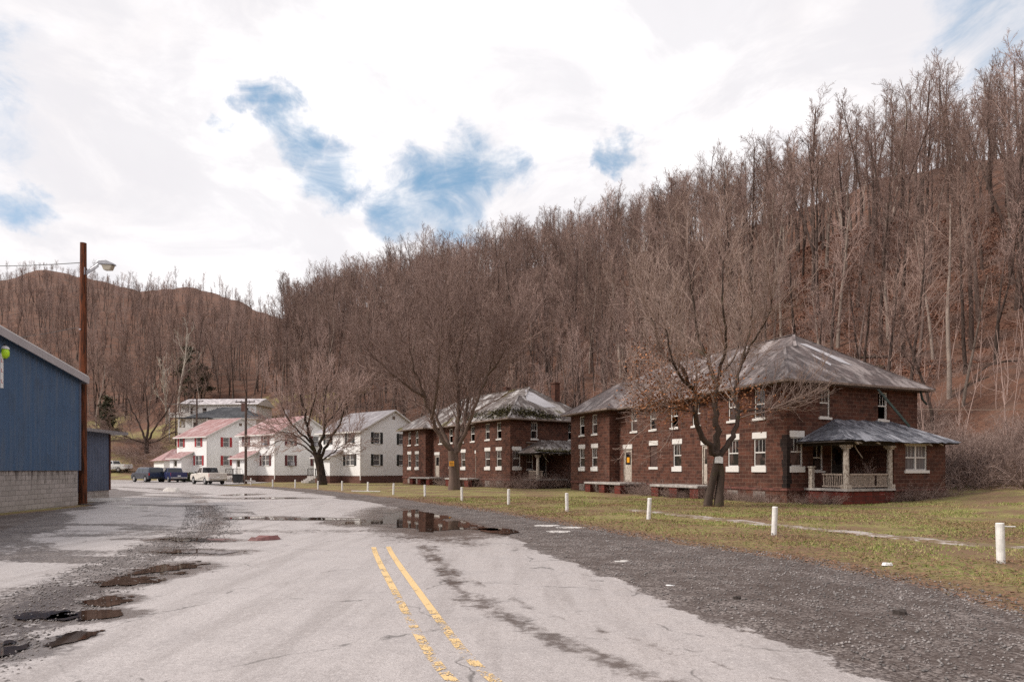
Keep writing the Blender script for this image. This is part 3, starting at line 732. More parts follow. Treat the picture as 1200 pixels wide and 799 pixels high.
def make_window(w, h, lintel, sill, mats=('white', 'glass'), lites=3, pane=True, shutter=None, double=False):
    """origin: centre of the opening's lower edge on the outer wall face, facing -y"""
    f = MB(); t = 0.055; y0, y1 = 0.05, 0.13
    f.box(-w / 2, -w / 2 + t, y0, y1, 0, h).box(w / 2 - t, w / 2, y0, y1, 0, h).box(-w / 2 + t, w / 2 - t, y0, y1, 0, t).box(-w / 2 + t, w / 2 - t, y0, y1, h - t, h)
    f.box(-w / 2 + t, w / 2 - t, y0 + 0.015, y1 - 0.01, h / 2 - 0.03, h / 2 + 0.03)
    cols = [(-w / 2 + t, w / 2 - t)]
    if double:
        f.box(-0.05, 0.05, y0, y1, t, h - t); cols = [(-w / 2 + t, -0.05), (0.05, w / 2 - t)]
    for c0, c1 in cols:
        for k in range(1, lites):
            x = lerp(c0, c1, k / lites); f.box(x - 0.008, x + 0.008, y0 + 0.03, y1 - 0.02, h / 2 + 0.03, h - t)
    o = f.build('window', mats[0])
    if pane:
        g = MB(); g.box(-w / 2 + 0.03, w / 2 - 0.03, y0 + 0.052, y0 + 0.058, 0.03, h - 0.03); g.build('pane', mats[1], o)
    if lintel: MB().box(-w / 2 - 0.09, w / 2 + 0.09, -0.025, 0.1, h + 0.002, h + lintel).build('lintel', mats[0], o, bevel=0.01)
    if sill: MB().box(-w / 2 - 0.09, w / 2 + 0.09, -0.07, 0.1, -sill, -0.002).build('sill', mats[0], o, bevel=0.01)
    if shutter:
        for s in (-1, 1):
            b = MB(); x = s * (w / 2 + 0.05 + 0.19); b.box(x - 0.19, x + 0.19, -0.045, -0.002, -0.02, h + 0.02)
            b.box(x - 0.15, x + 0.15, -0.055, -0.045, 0.06, h / 2 - 0.04); b.box(x - 0.15, x + 0.15, -0.055, -0.045, h / 2 + 0.04, h - 0.06)
            b.build('shutter', shutter, o)
    return o
def make_door(w, h, mat='peel', lintel=0.28, glass=True, dark=False):
    f = MB(); t = 0.08
    f.box(-w / 2, -w / 2 + t, 0.02, 0.12, 0, h).box(w / 2 - t, w / 2, 0.02, 0.12, 0, h).box(-w / 2 + t, w / 2 - t, 0.02, 0.12, h - t, h)
    o = f.build('door', mat)
    b = MB(); b.box(-w / 2 + t, w / 2 - t, 0.07, 0.11, 0.02, h - t)
    b.box(-w / 2 + t + .1, w / 2 - t - .1, 0.055, 0.07, 0.12, h * 0.42)
    b.build('door_leaf', 'wood_dark' if dark else mat, o)
    if glass: MB().box(-w / 2 + t + .12, w / 2 - t - .12, 0.058, 0.072, h * 0.52, h - t - .15).build('pane', 'glass', o)
    MB().box(w / 2 - t - .1, w / 2 - t - .05, 0.03, 0.07, h * 0.47, h * 0.5).build('handle', 'chrome', o)
    if lintel: MB().box(-w / 2 - 0.08, w / 2 + 0.08, -0.025, 0.1, h + 0.002, h + lintel).build('lintel', 'white', o)
    return o

def brick_house(loc, th, label, mossy=False, seed=1):
    rg = random.Random(seed)
    root = empty('brick_house', loc, th, label, 'house')
    roofm = 'roof_moss' if mossy else 'roof_old'
    D, Ln, Wg, Rc = 9.55, 21.7, 5.7, 0.8
    EV = 5.98
    W1, W2 = 0.8, 0.72   # opening widths
    z1, h1 = 1.82, 1.42; z2, h2 = 4.28, 1.45
    wb = MB()
    def hs(cs, z, h, w): return [(c - w / 2, c + w / 2, z, z + h) for c in cs]
    zt = EV - 0.05
    # front wall pieces (travel in -y so that the outside, -x, lies on the right-hand side)
    def fr(xp, ya, yb, one, two, doors=()):
        L = yb - ya
        holes = [(yb - c - W1 / 2, yb - c + W1 / 2, z1, z1 + h1) for c in one] + [(yb - c - W2 / 2, yb - c + W2 / 2, z2, z2 + h2) for c in two]
        holes += [(yb - c - 0.5, yb - c + 0.5, 0.78, 3.1) for c in doors]
        wall(wb, (xp, yb), (xp, ya), -0.3, zt, holes)
    fr(0, 0, Wg, [1.76, 3.65], [1.76, 3.65]); fr(0, Ln - Wg, Ln, [18.05, 19.94], [18.05, 19.94])
    fr(Rc, Wg, Ln - Wg, [9.4, 11.85], [7.6, 9.7, 11.9, 14.1], [6.6, 14.9])
    wall(wb, (Rc, Wg), (0, Wg), -0.3, zt); wall(wb, (0, Ln - Wg), (Rc, Ln - Wg), -0.3, zt)
    # near end wall, rear and far walls
    eh = [(0.67 - W1 / 2, 0.67 + W1 / 2, z1, z1 + h1), (2.57 - W2 / 2, 2.57 + W2 / 2, z2, z2 + h2), (6.8 - W2 / 2, 6.8 + W2 / 2, z2, z2 + h2), (3.0, 3.95, 0.78, 2.95), (1.75, 2.45, 1.6, 2.9)]
    wall(wb, (0, 0), (D, 0), -0.3, zt, eh)
    wall(wb, (D, 0), (D, Ln), -0.3, zt); wall(wb, (D, Ln), (0, Ln), -0.3, zt)
    wb.build('wall', 'brick', root)
    # interior floors keep the rooms dark
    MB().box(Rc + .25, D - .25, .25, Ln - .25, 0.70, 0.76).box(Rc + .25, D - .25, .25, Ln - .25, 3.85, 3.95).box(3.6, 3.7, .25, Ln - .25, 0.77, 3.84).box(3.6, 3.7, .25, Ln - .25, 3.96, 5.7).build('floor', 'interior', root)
    # water table band
    bd = MB(); zb0, zb1 = 0.62, 0.74; o = 0.05
    bd.box(-o, 0.0 - 0.002, 0, Wg, zb0, zb1).box(-o, -0.002, Ln - Wg, Ln, zb0, zb1).box(Rc - o, Rc - .002, Wg, Ln - Wg, zb0, zb1).box(-o, D, -o, -0.002, zb0, zb1)
    bd.build('band', 'band', root)
    # basement lights
    for c in (1.76, 3.65, 18.05, 19.94): MB().box(-0.03, -0.002, c - .4, c + .4, 0.05, 0.55).build('basement_panel', 'concrete_d', root)
    # roof (offset hip with two wing hips)
    ov = 0.6; s = 0.70
    a0, a1 = -ov, Ln + ov; m0 = Rc - ov; m1 = D + ov; mc = (m0 + m1) / 2; hm = (m1 - m0) / 2; wh = (Wg + 2 * ov) / 2; wy = wh - ov
    def mir(p): return [(x, Ln - y, h) for x, y, h in reversed(p)]
    end = [(-ov, a0, 0), (m1, a0, 0), (mc, a0 + hm, hm), (wy + Rc, wy, wh), (wy, wy, wh)]
    wf = [(-ov, a0, 0), (wy, wy, wh), (-ov, Wg + ov, 0)]
    wi = [(-ov, Wg + ov, 0), (wy, wy, wh), (wy + Rc, wy, wh), (m0, Wg + ov, 0)]
    mf = [(m0, Wg + ov, 0), (wy + Rc, wy, wh), (mc, a0 + hm, hm), (mc, a1 - hm, hm), (wy + Rc, Ln - wy, wh), (m0, Ln - Wg - ov, 0)]
    bk = [(m1, a0, 0), (m1, a1, 0), (mc, a1 - hm, hm), (mc, a0 + hm, hm)]
    foot = [(-ov, a0), (m1, a0), (m1, a1), (-ov, a1), (-ov, Ln - Wg - ov), (m0, Ln - Wg - ov), (m0, Wg + ov), (-ov, Wg + ov)]
    rb = MB()
    hip(rb, [end, wf, wi, mf, bk, mir(end), mir(wf), mir(wi)], lambda h: EV + s * h, foot, EV, 0.11)
    rb.build('roof', [roofm, 'wood_grey'], root)
    rc = MB(); rc.beam((wy + Rc, wy, EV + s * wh + 0.03), (mc, a0 + hm, EV + s * hm + 0.0), .16, .04); rc.beam((mc, a0 + hm, EV + s * hm + 0.03), (mc, a1 - hm, EV + s * hm + 0.0), .16, .04)
    for q in range(2):
        yy = (lambda v: v) if q == 0 else (lambda v: Ln - v)
        rc.beam((m1, yy(a0), EV + 0.0), (mc, yy(a0 + hm), EV + s * hm - 0.01), .14, .04); rc.beam((-ov, yy(a0), EV + .0), (wy, yy(wy), EV + s * wh), .14, .04)
    rc.build('ridge_cap', roofm, root)
    # bare decking where shingles have slid off
    def on_front(x, y, k=0.02): return (x, y, EV + s * (x - m0) + k)
    def on_end(x, y, k=0.02): return (x, y, EV + s * (y - a0) + k)
    if mossy:
        MB().poly([on_end(3.3, 2.2), on_end(4.6, 1.2), on_end(6.2, 1.4), on_end(5.0, 3.4), on_end(4.4, 3.9)]).build('bare_decking', 'fascia', root)
        gq = np.random.default_rng(3); pp = []
        for (px_, py_, sx_, sy_, m_, fn_) in ((0.3, 1.6, .5, 1.7, 1500, 'w'), (2.2, .2, 1.3, .35, 800, 'e'), (4.0, -.2, .8, .2, 300, 'e'), (1.2, 8.5, .5, 1.2, 500, 'f')):
            X_ = gq.normal(px_, sx_, m_); Y_ = gq.normal(py_, sy_, m_)
            if fn_ == 'w': Z_ = EV + s * (X_ + ov); ok = (X_ > -ov) & (Y_ > X_ + 0.05) & (Y_ < Wg - X_)
            elif fn_ == 'e': Z_ = EV + s * (Y_ - a0); ok = (Y_ > a0) & (X_ > Y_) & (X_ < 8)
            else: Z_ = EV + s * (X_ - m0); ok = (X_ > m0)
            pp.append(np.stack([X_, Y_, Z_ + .03], 1)[ok])
        pp = np.concatenate(pp); V = leaf_quads(pp[:, 0], pp[:, 1], pp[:, 2], .05 + .07 * gq.random(len(pp)), .6)
        mo = mesh_from_np('moss', V, 4, [[0, 1, 2, 3]], 'moss', kind=''); del mo['kind']; mo.parent = root
        X_ = gq.uniform(.8, 6.5, 900); Y_ = -2.8 + gq.gamma(1.2, .2, 900); Z_ = 3.02 + (Y_ + 2.85) * .42 + .04
        mo = mesh_from_np('moss', leaf_quads(X_, Y_, Z_, .05 + .06 * gq.random(900), .6), 4, [[0, 1, 2, 3]], 'moss', kind=''); del mo['kind']; mo.parent = root
        hb = MB(); hb.box(1.3, 1.9, 4.6, 6.4, EV + .9, EV + 1.15); hb.build('roof_debris', 'wood_dark', root)
    else:
        MB().poly([on_end(4.4, 3.3), on_end(5.0, 2.5), on_end(5.5, 1.5), on_end(6.1, 1.2), on_end(6.0, 1.9), on_end(5.0, 3.3)]).poly([on_end(3.9, 1.9), on_end(4.15, 1.0), on_end(4.45, 1.2), on_end(4.1, 2.1)]).build('bare_decking', 'fascia', root)
    # chimneys
    for cx, cy in ((7.0, 2.6), (6.6, 10.3)) if mossy else ((7.6, 16.0),):
        q = .3; ct = EV + s * hm + (.25 if cy < 5 else .6); c = MB(); c.box(cx - q, cx + q, cy - q, cy + q, EV, ct).box(cx - q - .05, cx + q + .05, cy - q - .05, cy + q + .05, ct + .002, ct + .13)
        c.build('chimney', 'brick', root)
    # windows
    p1 = make_window(W1, h1, 0.32, 0.30, ('white', 'glass')); p2 = make_window(W2, h2, 0, 0.12, ('white', 'glass'))
    p2o = make_window(W2, h2, 0, 0.12, ('white', 'glass'), pane=False)
    used = set()
    def place(src, loc, rz):
        o = src if src not in used else copy_tree(src); used.add(src); put(o, root, loc, rz); return o
    FR = -math.pi / 2
    for c in (1.76, 3.65, 18.05, 19.94): place(p1, (0, c, z1), FR)
    place(p1, (Rc, 9.4, z1), FR); place(p1, (0.67, 0, z1), 0)
    for i, c in enumerate((1.76, 3.65, 18.05, 19.94)): place(p2o if (i == 3 or mossy and i == 0) else p2, (0, c, z2), FR)
    for i, c in enumerate((7.6, 9.7, 11.9, 14.1)): place(p2o if i in (1,) or (mossy and i in (0, 2)) else p2, (Rc, c, z2), FR)
    place(p2, (2.57, 0, z2), 0); place(p2o, (6.8, 0, z2), 0)
    # blocked window
    b = MB(); b.box(-W1 / 2, W1 / 2, 0.05, 0.1, 0, h1); bo = b.build('blocked_window', 'infill'); put(bo, root, (Rc, 11.85, z1), FR)
    MB().box(-W1 / 2 - .09, W1 / 2 + .09, -.025, .04, h1 + .002, h1 + .3).build('lintel', 'white', bo); MB().box(-W1 / 2 - .09, W1 / 2 + .09, -.05, .04, -.16, -.002).build('sill', 'white', bo)
    d = make_door(1.0, 2.32, 'peel', 0.3); put(d, root, (Rc, 14.9, 0.78), FR)
    if not mossy:
        nt = MB().box(-.16, .16, 0.046, 0.056, 1.35, 1.72).build('notice', 'yellow', d)
    d2 = make_door(1.0, 2.32, 'peel', 0.3, dark=mossy); put(d2, root, (Rc, 6.6, 0.78), FR)
    d3 = make_door(0.95, 2.17, 'peel', 0, dark=True); put(d3, root, (3.475, 0, 0.78), 0)
    sw = make_window(0.7, 1.3, 0, 0.1, ('white', 'glass'), 2); put(sw, root, (2.1, 0, 1.6), 0)
    # front decks on red block piers
    for y0, y1, broken in ((12.6, 17.3, False), (4.9, 9.3, False)):
        px = -1.35
        for yy in (y0 + .05, (y0 + y1) / 2 - .3, y1 - .75): MB().box(px + .08, px + .5, yy, yy + .7, -0.2, 0.62).build('deck_pier', 'redbrick', root)
        sl = MB(); sl.box(px, -0.055, y0, y1, 0.622, 0.76)
        ya, yb = max(y0, Wg + .01), min(y1, Ln - Wg - .01); sl.box(-0.054, Rc - .055, ya, yb, 0.622, 0.76)
        sl.build('deck_slab', 'concrete', root, bevel=0.02)
    # porch on the near end
    P0, P1x, PW, py = 1.15, 4.35, 8.13, -2.4
    pb = MB(); pb.box(P0, P1x, py, py + .3, -.3, .66).box(P0, P0 + .3, py + .301, -0.055, -.3, .66); pb.build('porch_base', 'redbrick', root)
    pf = MB(); pf.box(P0 - .08, P1x, py - .08, -0.055, .662, .76); pf.build('porch_floor', 'concrete', root)
    pw = MB(); wall(pw, (P1x, py), (PW, py), -.3, 3.0, [(5.15 - P1x, 6.75 - P1x, 1.62, 2.86)]); wall(pw, (PW, py), (PW, 0), -.3, 3.0); wall(pw, (P1x, 0), (P1x, py), -.3, 3.0)
    pw.build('porch_room_wall', 'brick', root)
    MB().box(P1x + .002, PW + .05, py - .05, py - .002, .62, .72).build('band', 'band', root)
    dw = make_window(1.6, 1.24, 0.1, 0.14, ('white', 'glass_c'), 3, double=True); put(dw, root, (5.95, py, 1.62), 0)
    for cx, cy in ((P0 + .1, py + .12), (P1x - .16, py + .12), (P0 + .1, -0.35)):
        if mossy and not (cx < 2 and cy < -1): continue
        if cy > -1 : 
            c = MB(); c.box(cx - .1, cx + .1, cy - .1, cy + .1, .762, 1.75).box(cx - .14, cx + .14, cy - .14, cy + .14, 1.752, 1.82); c.build('newel_post', 'peel', root, bevel=.01); continue
        c = MB(); c.box(cx - .17, cx + .17, cy - .17, cy + .17, .762, .95); 
        c.v += []; 
        c.tube([Vector((cx, cy, .95)), Vector((cx, cy, 1.7)), Vector((cx, cy, 2.62))], [.135, .13, .115], 12)
        c.box(cx - .14, cx + .14, cy - .14, cy + .14, 2.622, 2.70).box(cx - .2, cx + .2, cy - .2, cy + .2, 2.702, 2.80)
        c.build('porch_post', 'peel', root)
    bm = MB(); bm.box(P0 - .1, P1x, py - .04, py + .26, 2.802, 3.0).box(P0 - .1, P0 + .2, py + .262, -0.01, 2.802, 3.0).build('porch_beam', 'wood_dark', root)
    if mossy: P1r = P0 + 1.0
    else: P1r = P1x
    rl = MB(); rl.box(P0 + .28, P1r - .34, py + .06, py + .16, 1.40, 1.47).box(P0 + .28, P1r - .34, py + .07, py + .15, .84, .90)
    xx = P0 + .31
    while xx < P1r - .4:
        if not (abs(xx - 3.2) < .08): rl.beam((xx, py + .11, .9), (xx + rg.uniform(-.01, .01), py + .11, 1.4), .055, .03)
        xx += .085
    rl.build('railing', 'wood_pale', root)
    rl = MB(); rl.box(P0 + .05, P0 + .15, py + .3, -1.0, 1.40, 1.47).box(P0 + .06, P0 + .14, py + .3, -1.0, .84, .90)
    yy = py + .36
    while yy < -1.0:
        rl.beam((P0 + .1, yy, .9), (P0 + .1, yy + rg.uniform(-.03, .03), 1.4), .03, .055); yy += .12
    rl.build('railing', 'wood_pale', root)
    # porch roof: lean-to hip with a ragged front edge
    e0, e1, ef, ze, zr = P0 - .55, PW + .55, py - .45, 3.02, 4.2
    t0, t1 = e0 + 2.6, e1 - 1.35
    pr = MB(); N = 26; fe = []
    for k in range(N + 1):
        xk = lerp(e0, e1, k / N); jj = (rg.uniform(-.10, .05) if 0 < k < N else 0); fe.append((xk, ef + jj, ze + rg.uniform(-.05, .02) - 0.06 * math.sin(math.pi * k / N)))
    top = [(lerp(t0, t1, k / N), -0.003, zr + 0.03 * math.sin(k)) for k in range(N + 1)]
    for k in range(N):
        midA = [tuple(lerp(a, b, .5) + (rg.uniform(-.02, .02) if i == 2 else 0) for i, (a, b) in enumerate(zip(fe[k], top[k])))]
        pr.poly([fe[k], fe[k + 1], top[k + 1], top[k]])
    pr.poly([(e0, -0.003, ze), fe[0], top[0]]); pr.poly([fe[-1], (e1, -0.003, ze), top[-1]])
    pr.poly([(e0, -0.003, ze - .1), (e1, -0.003, ze - .1), (e1, ef + .12, ze - .1), (e0, ef + .12, ze - .1)], 1)
    for a, b in (((e0, -0.003), (e0, ef + .12)), ((e0, ef + .12), (e1, ef + .12)), ((e1, ef + .12), (e1, -0.003))):
        pr.poly([(*a, ze - .1), (*b, ze - .1), (*b, ze - .035), (*a, ze - .035)], 1)
    pr.build('porch_roof', ['roof_moss' if mossy else 'roof_porch', 'wood_dark'], root)
    # scraps hanging under the edge
    hg = MB()
    for k in range(7):
        xk = lerp(e0 + .5, e1 - .5, rg.random()); hg.beam((xk, ef + .14, ze - .1), (xk + rg.uniform(.05, .3), ef + .14, ze - .14 - rg.random() * .08), .1, .03); hg.build('loose_board', 'peel', root); hg = MB()
    hg.beam((1.75, py + .15, 3.0), (2.0, py + .2, 2.65), .03, .04); hg.beam((2.0, py + .2, 2.65), (2.5, py + .25, 2.2), .03, .03)
    hg.build('loose_board', 'peel', root)
    if not mossy:
        g = MB(); g.beam((5.75, -.5, EV - .2), (6.95, -1.35, zr - .35), .1, .1); g.build('downspout', 'gutter', root)
        g = MB(); g.tube([Vector((9.3, -.35, EV - .12)), Vector((9.45, -.35, EV - .55)), Vector((9.8, -.35, EV - .8))], [.06, .06, .06], 6); g.build('downspout', 'gutter', root)
        st = MB()
        for k in range(13):
            zz = .76 + k * .2; ww = rg.uniform(.22, .36); st.box(-.004, ww, -.010, -.003, zz, zz + .2 - .001).box(-.010, -.0041, -.01, rg.uniform(.2, .4), zz, zz + .199)
        st.build('tar_stain', 'brick_tar', root)
    else:
        g = MB(); g.beam((1.6, -.06, 3.95), (D, -.06, 3.9), .1, .09); g.build('band', 'wood_grey', root)
    return root

h1r = brick_house((13.35, 31.1, 0), R(23.5), 'nearer of the two abandoned brown block houses, with a slate-blue porch roof', False, 2)
h2r = brick_house((-0.15, 55.0, 0.05), R(34.5), 'farther of the two abandoned brown block houses, with moss on its roof', True, 4)

def white_house(loc, th, Ly, W, roof, shut, label, EV=6.2, slope=0.52, base=0.75, vest=(3.6, 6.8), gx_=(2.5, 6.6), ac=False):
    root = empty('white_house', loc, th, label, 'house', None)
    z1, h1, z2, h2 = 2.0, 1.35, 4.65, 1.35; w = 0.95
    wb = MB()
    fh = [(Ly - 2.0 - .8, Ly - 2.0 + .8, z1, z1 + h1), (Ly - 2.0 - w / 2, Ly - 2.0 + w / 2, z2, z2 + h2), (Ly - 6.3 - w / 2, Ly - 6.3 + w / 2, z2, z2 + h2)]
    wall(wb, (0, Ly), (0, 0), base, EV, fh)
    gh = []
    for c in gx_:
        if c + .6 < W: gh += [(c - w / 2, c + w / 2, z1, z1 + h1), (c - w / 2, c + w / 2, z2, z2 + h2)]
    wall(wb, (0, 0), (W, 0), base, EV, gh)
    wall(wb, (W, 0), (W, Ly), base, EV); wall(wb, (W, Ly), (0, Ly), base, EV)
    pk = EV + slope * W / 2
    wb.poly([(0, 0, EV), (W, 0, EV), (W / 2, 0, pk)]); wb.poly([(W, Ly, EV), (0, Ly, EV), (W / 2, Ly, pk)])
    wb.build('wall', 'siding', root)
    MB().box(0.03, W - .03, 0.03, Ly - .03, -.5, base + .0).build('foundation', 'found', root)
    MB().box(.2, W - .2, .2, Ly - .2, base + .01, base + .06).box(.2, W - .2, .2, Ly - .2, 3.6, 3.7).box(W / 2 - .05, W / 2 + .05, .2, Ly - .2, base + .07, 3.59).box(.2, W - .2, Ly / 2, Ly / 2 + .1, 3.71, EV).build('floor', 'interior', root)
    o = .4; t = .16; rb = MB(); k = slope
    for s in (0, 1):
        f = (lambda x: x) if s == 0 else (lambda x: W - x)
        x0, z0 = -o, EV - k * o + .05; x1, z1_ = W / 2, pk + .05
        a = [(f(x0), -o, z0), (f(x1), -o, z1_), (f(x1), Ly + o, z1_), (f(x0), Ly + o, z0)]
        b = [(p[0], p[1], p[2] - t) for p in a]
        if s: a = a[::-1]; b = b[::-1]
        rb.poly(a[::-1] if True else a, 0); rb.poly(b, 1)
        aa = [(f(x0), -o), (f(x1), -o)]
        for yy in (-o, Ly + o): rb.poly([(f(x0), yy, z0), (f(x0), yy, z0 - t), (f(x1), yy, z1_ - t), (f(x1), yy, z1_)], 1)
        rb.poly([(f(x0), -o, z0 - t), (f(x0), -o, z0), (f(x0), Ly + o, z0), (f(x0), Ly + o, z0 - t)], 1)
    rb.build('roof', [roof, 'white'], root)
    FR = -math.pi / 2
    p = make_window(w, h1, 0, .06, ('white', 'glass_c'), 2, shutter=shut); first = [True]
    def place(loc, rz):
        q = p if first[0] else copy_tree(p); first[0] = False; put(q, root, loc, rz); return q
    for c in gx_:
        if c + .6 < W:
            a = place((c, 0, z1), 0); place((c, 0, z2), 0)
            if ac and c == gx_[0]:
                MB().box(-.33, .33, -.45, .05, .02, .46).build('air_conditioner', 'galv', a, bevel=.02)
    place((0, 2.0, z2), FR); place((0, 6.3, z2), FR)
    dw = make_window(1.6, h1, 0, .06, ('white', 'glass_c'), 1, shutter=shut, double=True); put(dw, root, (0, 2.0, z1), FR)
    MB().box(W / 2 - .22, W / 2 + .22, -.04, -.002, pk - 1.15, pk - .75).build('vent', 'wood_grey', root)
    for x in (-0.06,): MB().box(-.10, -.02, -.11, -.02, base - .5, EV - .3).build('downspout', 'white', root)
    # entrance vestibule with shed roof
    v0, v1 = vest; vb = MB(); d = -1.7
    wall(vb, (d, v1), (d, v0), base, 3.0, [(.9, 1.85, base + .02, 2.85)]); wall(vb, (d, v0), (-.003, v0), base, 3.0); wall(vb, (-.003, v1), (d, v1), base, 3.0)
    vb.build('vestibule_wall', 'siding', root)
    MB().box(d + .03, -.01, v0 + .03, v1 - .03, -.5, base).build('foundation', 'found', root)
    dr = make_door(.95, 2.1, 'white', 0, True); put(dr, root, (d, v1 - 1.375, base + .02), FR)
    vr = MB()
    q = [(d - .45, v0 - .35, 2.95), (d - .45, v1 + .35, 2.95), (-.003, v1 + .35, 3.95), (-.003, v0 - .35, 3.95)]
    q2 = [(a, b, c - .12) for a, b, c in q]
    vr.poly(q[::-1], 0); vr.poly(q2, 1)
    for i in range(4): j = (i + 1) % 4; vr.poly([q2[i], q2[j], q[j], q[i]], 1)
    vr.poly([(d, v0, 3.0), (-.003, v0, 3.0), (-.003, v0, 3.8)], 1); vr.poly([(-.003, v1, 3.0), (d, v1, 3.0), (-.003, v1, 3.8)], 1)
    vr.build('vestibule_roof', [roof, 'white'], root)
    st = MB()
    st.box(d - 1.3, d - .01, v1 - 2.2, v1 - .5, .45, base - .03); 
    for k_ in range(3): st.box(d - 1.3 - .3 * (k_ + 1), d - 1.301 - .3 * k_, v1 - 2.1, v1 - .6, -.1, .45 - .14 * k_)
    st.build('step', 'concrete', root)
    for yy in (v1 - 2.15, v1 - .55):
        rr = MB(); rr.beam((d - 1.25, yy, .7), (d - 1.25, yy, 1.6), .06, .06).beam((d - 1.25, yy, 1.6), (d - .03, yy, 1.6), .05, .05)
        for q_ in range(6): rr.beam((d - .2 - q_ * .18, yy, .7), (d - .2 - q_ * .18, yy, 1.58), .03, .03)
        rr.build('handrail', 'wood_dark', root)
    return root
white_house((-18.0, 76, 0.1), R(52), 8.2, 10.4, 'roof_grey', 'shut_black', 'white two-storey house with grey roof and black shutters', gx_=(2.5, 6.6))
h4 = white_house((-30.4, 82, 0.1), R(55), 8.0, 9.4, 'roof_red', 'shut_maroon', 'white two-storey house with faded red roof, dark maroon shutters and a window air conditioner', gx_=(2.4, 6.4), ac=True)
white_house((-42.9, 90, 0.2), R(58), 7.4, 10.6, 'roof_red', 'shut_red', 'white two-storey house with faded red roof and bright red shutters', gx_=(3.0, 6.9), vest=(3.4, 6.3))
ch = MB(); ch.box(5.8, 6.4, 5.5, 6.1, 8.2, 9.9); ch.build('chimney', 'fascia', h4)

# low garage beside the red-shuttered house
g = empty('garage', (-52.5, 96.5, 0.4), R(40), 'low white garage with faded red roof behind the dark van', 'garage')
gb = MB(); wall(gb, (0, 7), (0, 0), 0, 2.5); wall(gb, (0, 0), (8.5, 0), 0, 2.5, [(1.0, 3.6, 0.0, 2.1)]); wall(gb, (8.5, 0), (8.5, 7), 0, 2.5); wall(gb, (8.5, 7), (0, 7), 0, 2.5)
gb.build('wall', 'siding', g)
MB().box(1.0, 3.6, .08, .14, 0, 2.1).build('garage_door', 'white', g)
gr = MB(); e = .5
for pts in ([(-e, -e, 2.5), (8.5 + e, -e, 2.5), (8.5, 3.5, 4.4), (2.0, 3.5, 4.4)], [(8.5 + e, 7 + e, 2.5), (-e, 7 + e, 2.5), (2.0, 3.5, 4.4), (8.5, 3.5, 4.4)], [(-e, 7 + e, 2.5), (-e, -e, 2.5), (2.0, 3.5, 4.4)], [(8.5 + e, -e, 2.5), (8.5 + e, 7 + e, 2.5), (8.5, 3.5, 4.4)]): gr.poly(pts, 0)
gr.poly([(-e, -e, 2.49), (-e, 7 + e, 2.49), (8.5 + e, 7 + e, 2.49), (8.5 + e, -e, 2.49)], 1)
gr.build('roof', ['roof_red', 'white'], g)

# houses up the hillside
def hill_house(px0, px1, Y, z0, hw, zr, depth, roof, label, porch=None, chim=None, hipped=False, th=0.0, nwin=4):
    X0 = (px0 - 600) / F * Y; X1 = (px1 - 600) / F * Y; Ln = X1 - X0
    root = empty('hillside_house', (X0, Y, z0), th, label, 'house')
    wb = MB(); holes = []
    for k in range(nwin):
        c = Ln * (k + .7) / (nwin + .4); holes.append((c - .45, c + .45, hw - 1.9, hw - .7))
    wall(wb, (0, 0), (Ln, 0), -4, hw, holes); wall(wb, (Ln, 0), (Ln, depth), -4, hw); wall(wb, (Ln, depth), (0, depth), -4, hw); wall(wb, (0, depth), (0, 0), -4, hw)
    if not hipped: wb.poly([(0, depth, hw), (0, 0, hw), (0, depth / 2, zr)]); wb.poly([(Ln, 0, hw), (Ln, depth, hw), (Ln, depth / 2, zr)])
    wb.build('wall', 'siding', root)
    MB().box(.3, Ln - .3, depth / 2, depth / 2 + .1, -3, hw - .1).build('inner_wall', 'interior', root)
    o = .5; i_ = depth / 2 if hipped else -o; rb = MB(); zz = hw - .02
    A, B, C, D_ = (-o, -o, zz), (Ln + o, -o, zz), (Ln + o, depth + o, zz), (-o, depth + o, zz); E = (i_ if hipped else -o, depth / 2, zr + .1); G = (Ln - i_ if hipped else Ln + o, depth / 2, zr + .1)
    rb.poly([A, B, G, E]).poly([C, D_, E, G]); rb.poly([D_, A, E], 0 if hipped else 1); rb.poly([B, C, G], 0 if hipped else 1)
    A2, B2, C2, D2 = [(p[0], p[1], p[2] - .12) for p in (A, B, C, D_)]
    rb.poly([D2, C2, B2, A2], 1)
    for a, b, c, d in ((A2, B2, B, A), (B2, C2, C, B), (C2, D2, D_, C), (D2, A2, A, D_)): rb.poly([a, b, c, d], 1)
    rb.build('roof', [roof, 'white'], root)
    p = make_window(.9, 1.2, 0, .06, ('white', 'glass'), 1); first = True
    for h in holes:
        q = p if first else copy_tree(p); first = False; put(q, root, ((h[0] + h[1]) / 2, 0, h[2]), 0)
    if chim: MB().box(chim - .32, chim + .32, 2.6, 3.2, hw, zr + .75).build('chimney', 'found', root)
    if porch:
        a, b = porch
        MB().box(a, b, -2.2, -.003, hw - 2.75, hw - 2.6).box(a, b, -2.2, -2.1, hw - 2.6, hw - 1.8).build('porch_deck', 'white', root)
        for c in (a + .1, (a + b) / 2, b - .1):
            MB().box(c - .08, c + .08, -2.15, -2.0, -4, hw - .15).build('porch_post', 'white', root)
        MB().box(a - .2, b + .2, -2.4, -.51, hw - .148, hw - .02).build('porch_roof', roof, root)
    return root
def wz(py, Y): return EYE + (HOR - py) * Y / F
hill_house(212, 303, 128, wz(501, 128), wz(474, 128) - wz(501, 128), wz(466, 128) - wz(501, 128), 7, 'roof_metal', 'long white house with pale metal roof, highest on the hillside', porch=(-1.2, 3.2), th=R(-4), nwin=5)
hill_house(217, 300, 114, wz(503, 114), wz(490, 114) - wz(503, 114), wz(475, 114) - wz(503, 114), 9, 'roof_dark', 'white house with dark hipped roof and red chimney, just above the red-roofed houses', porch=(-.2, 5.0), chim=9.2, hipped=True, nwin=5)

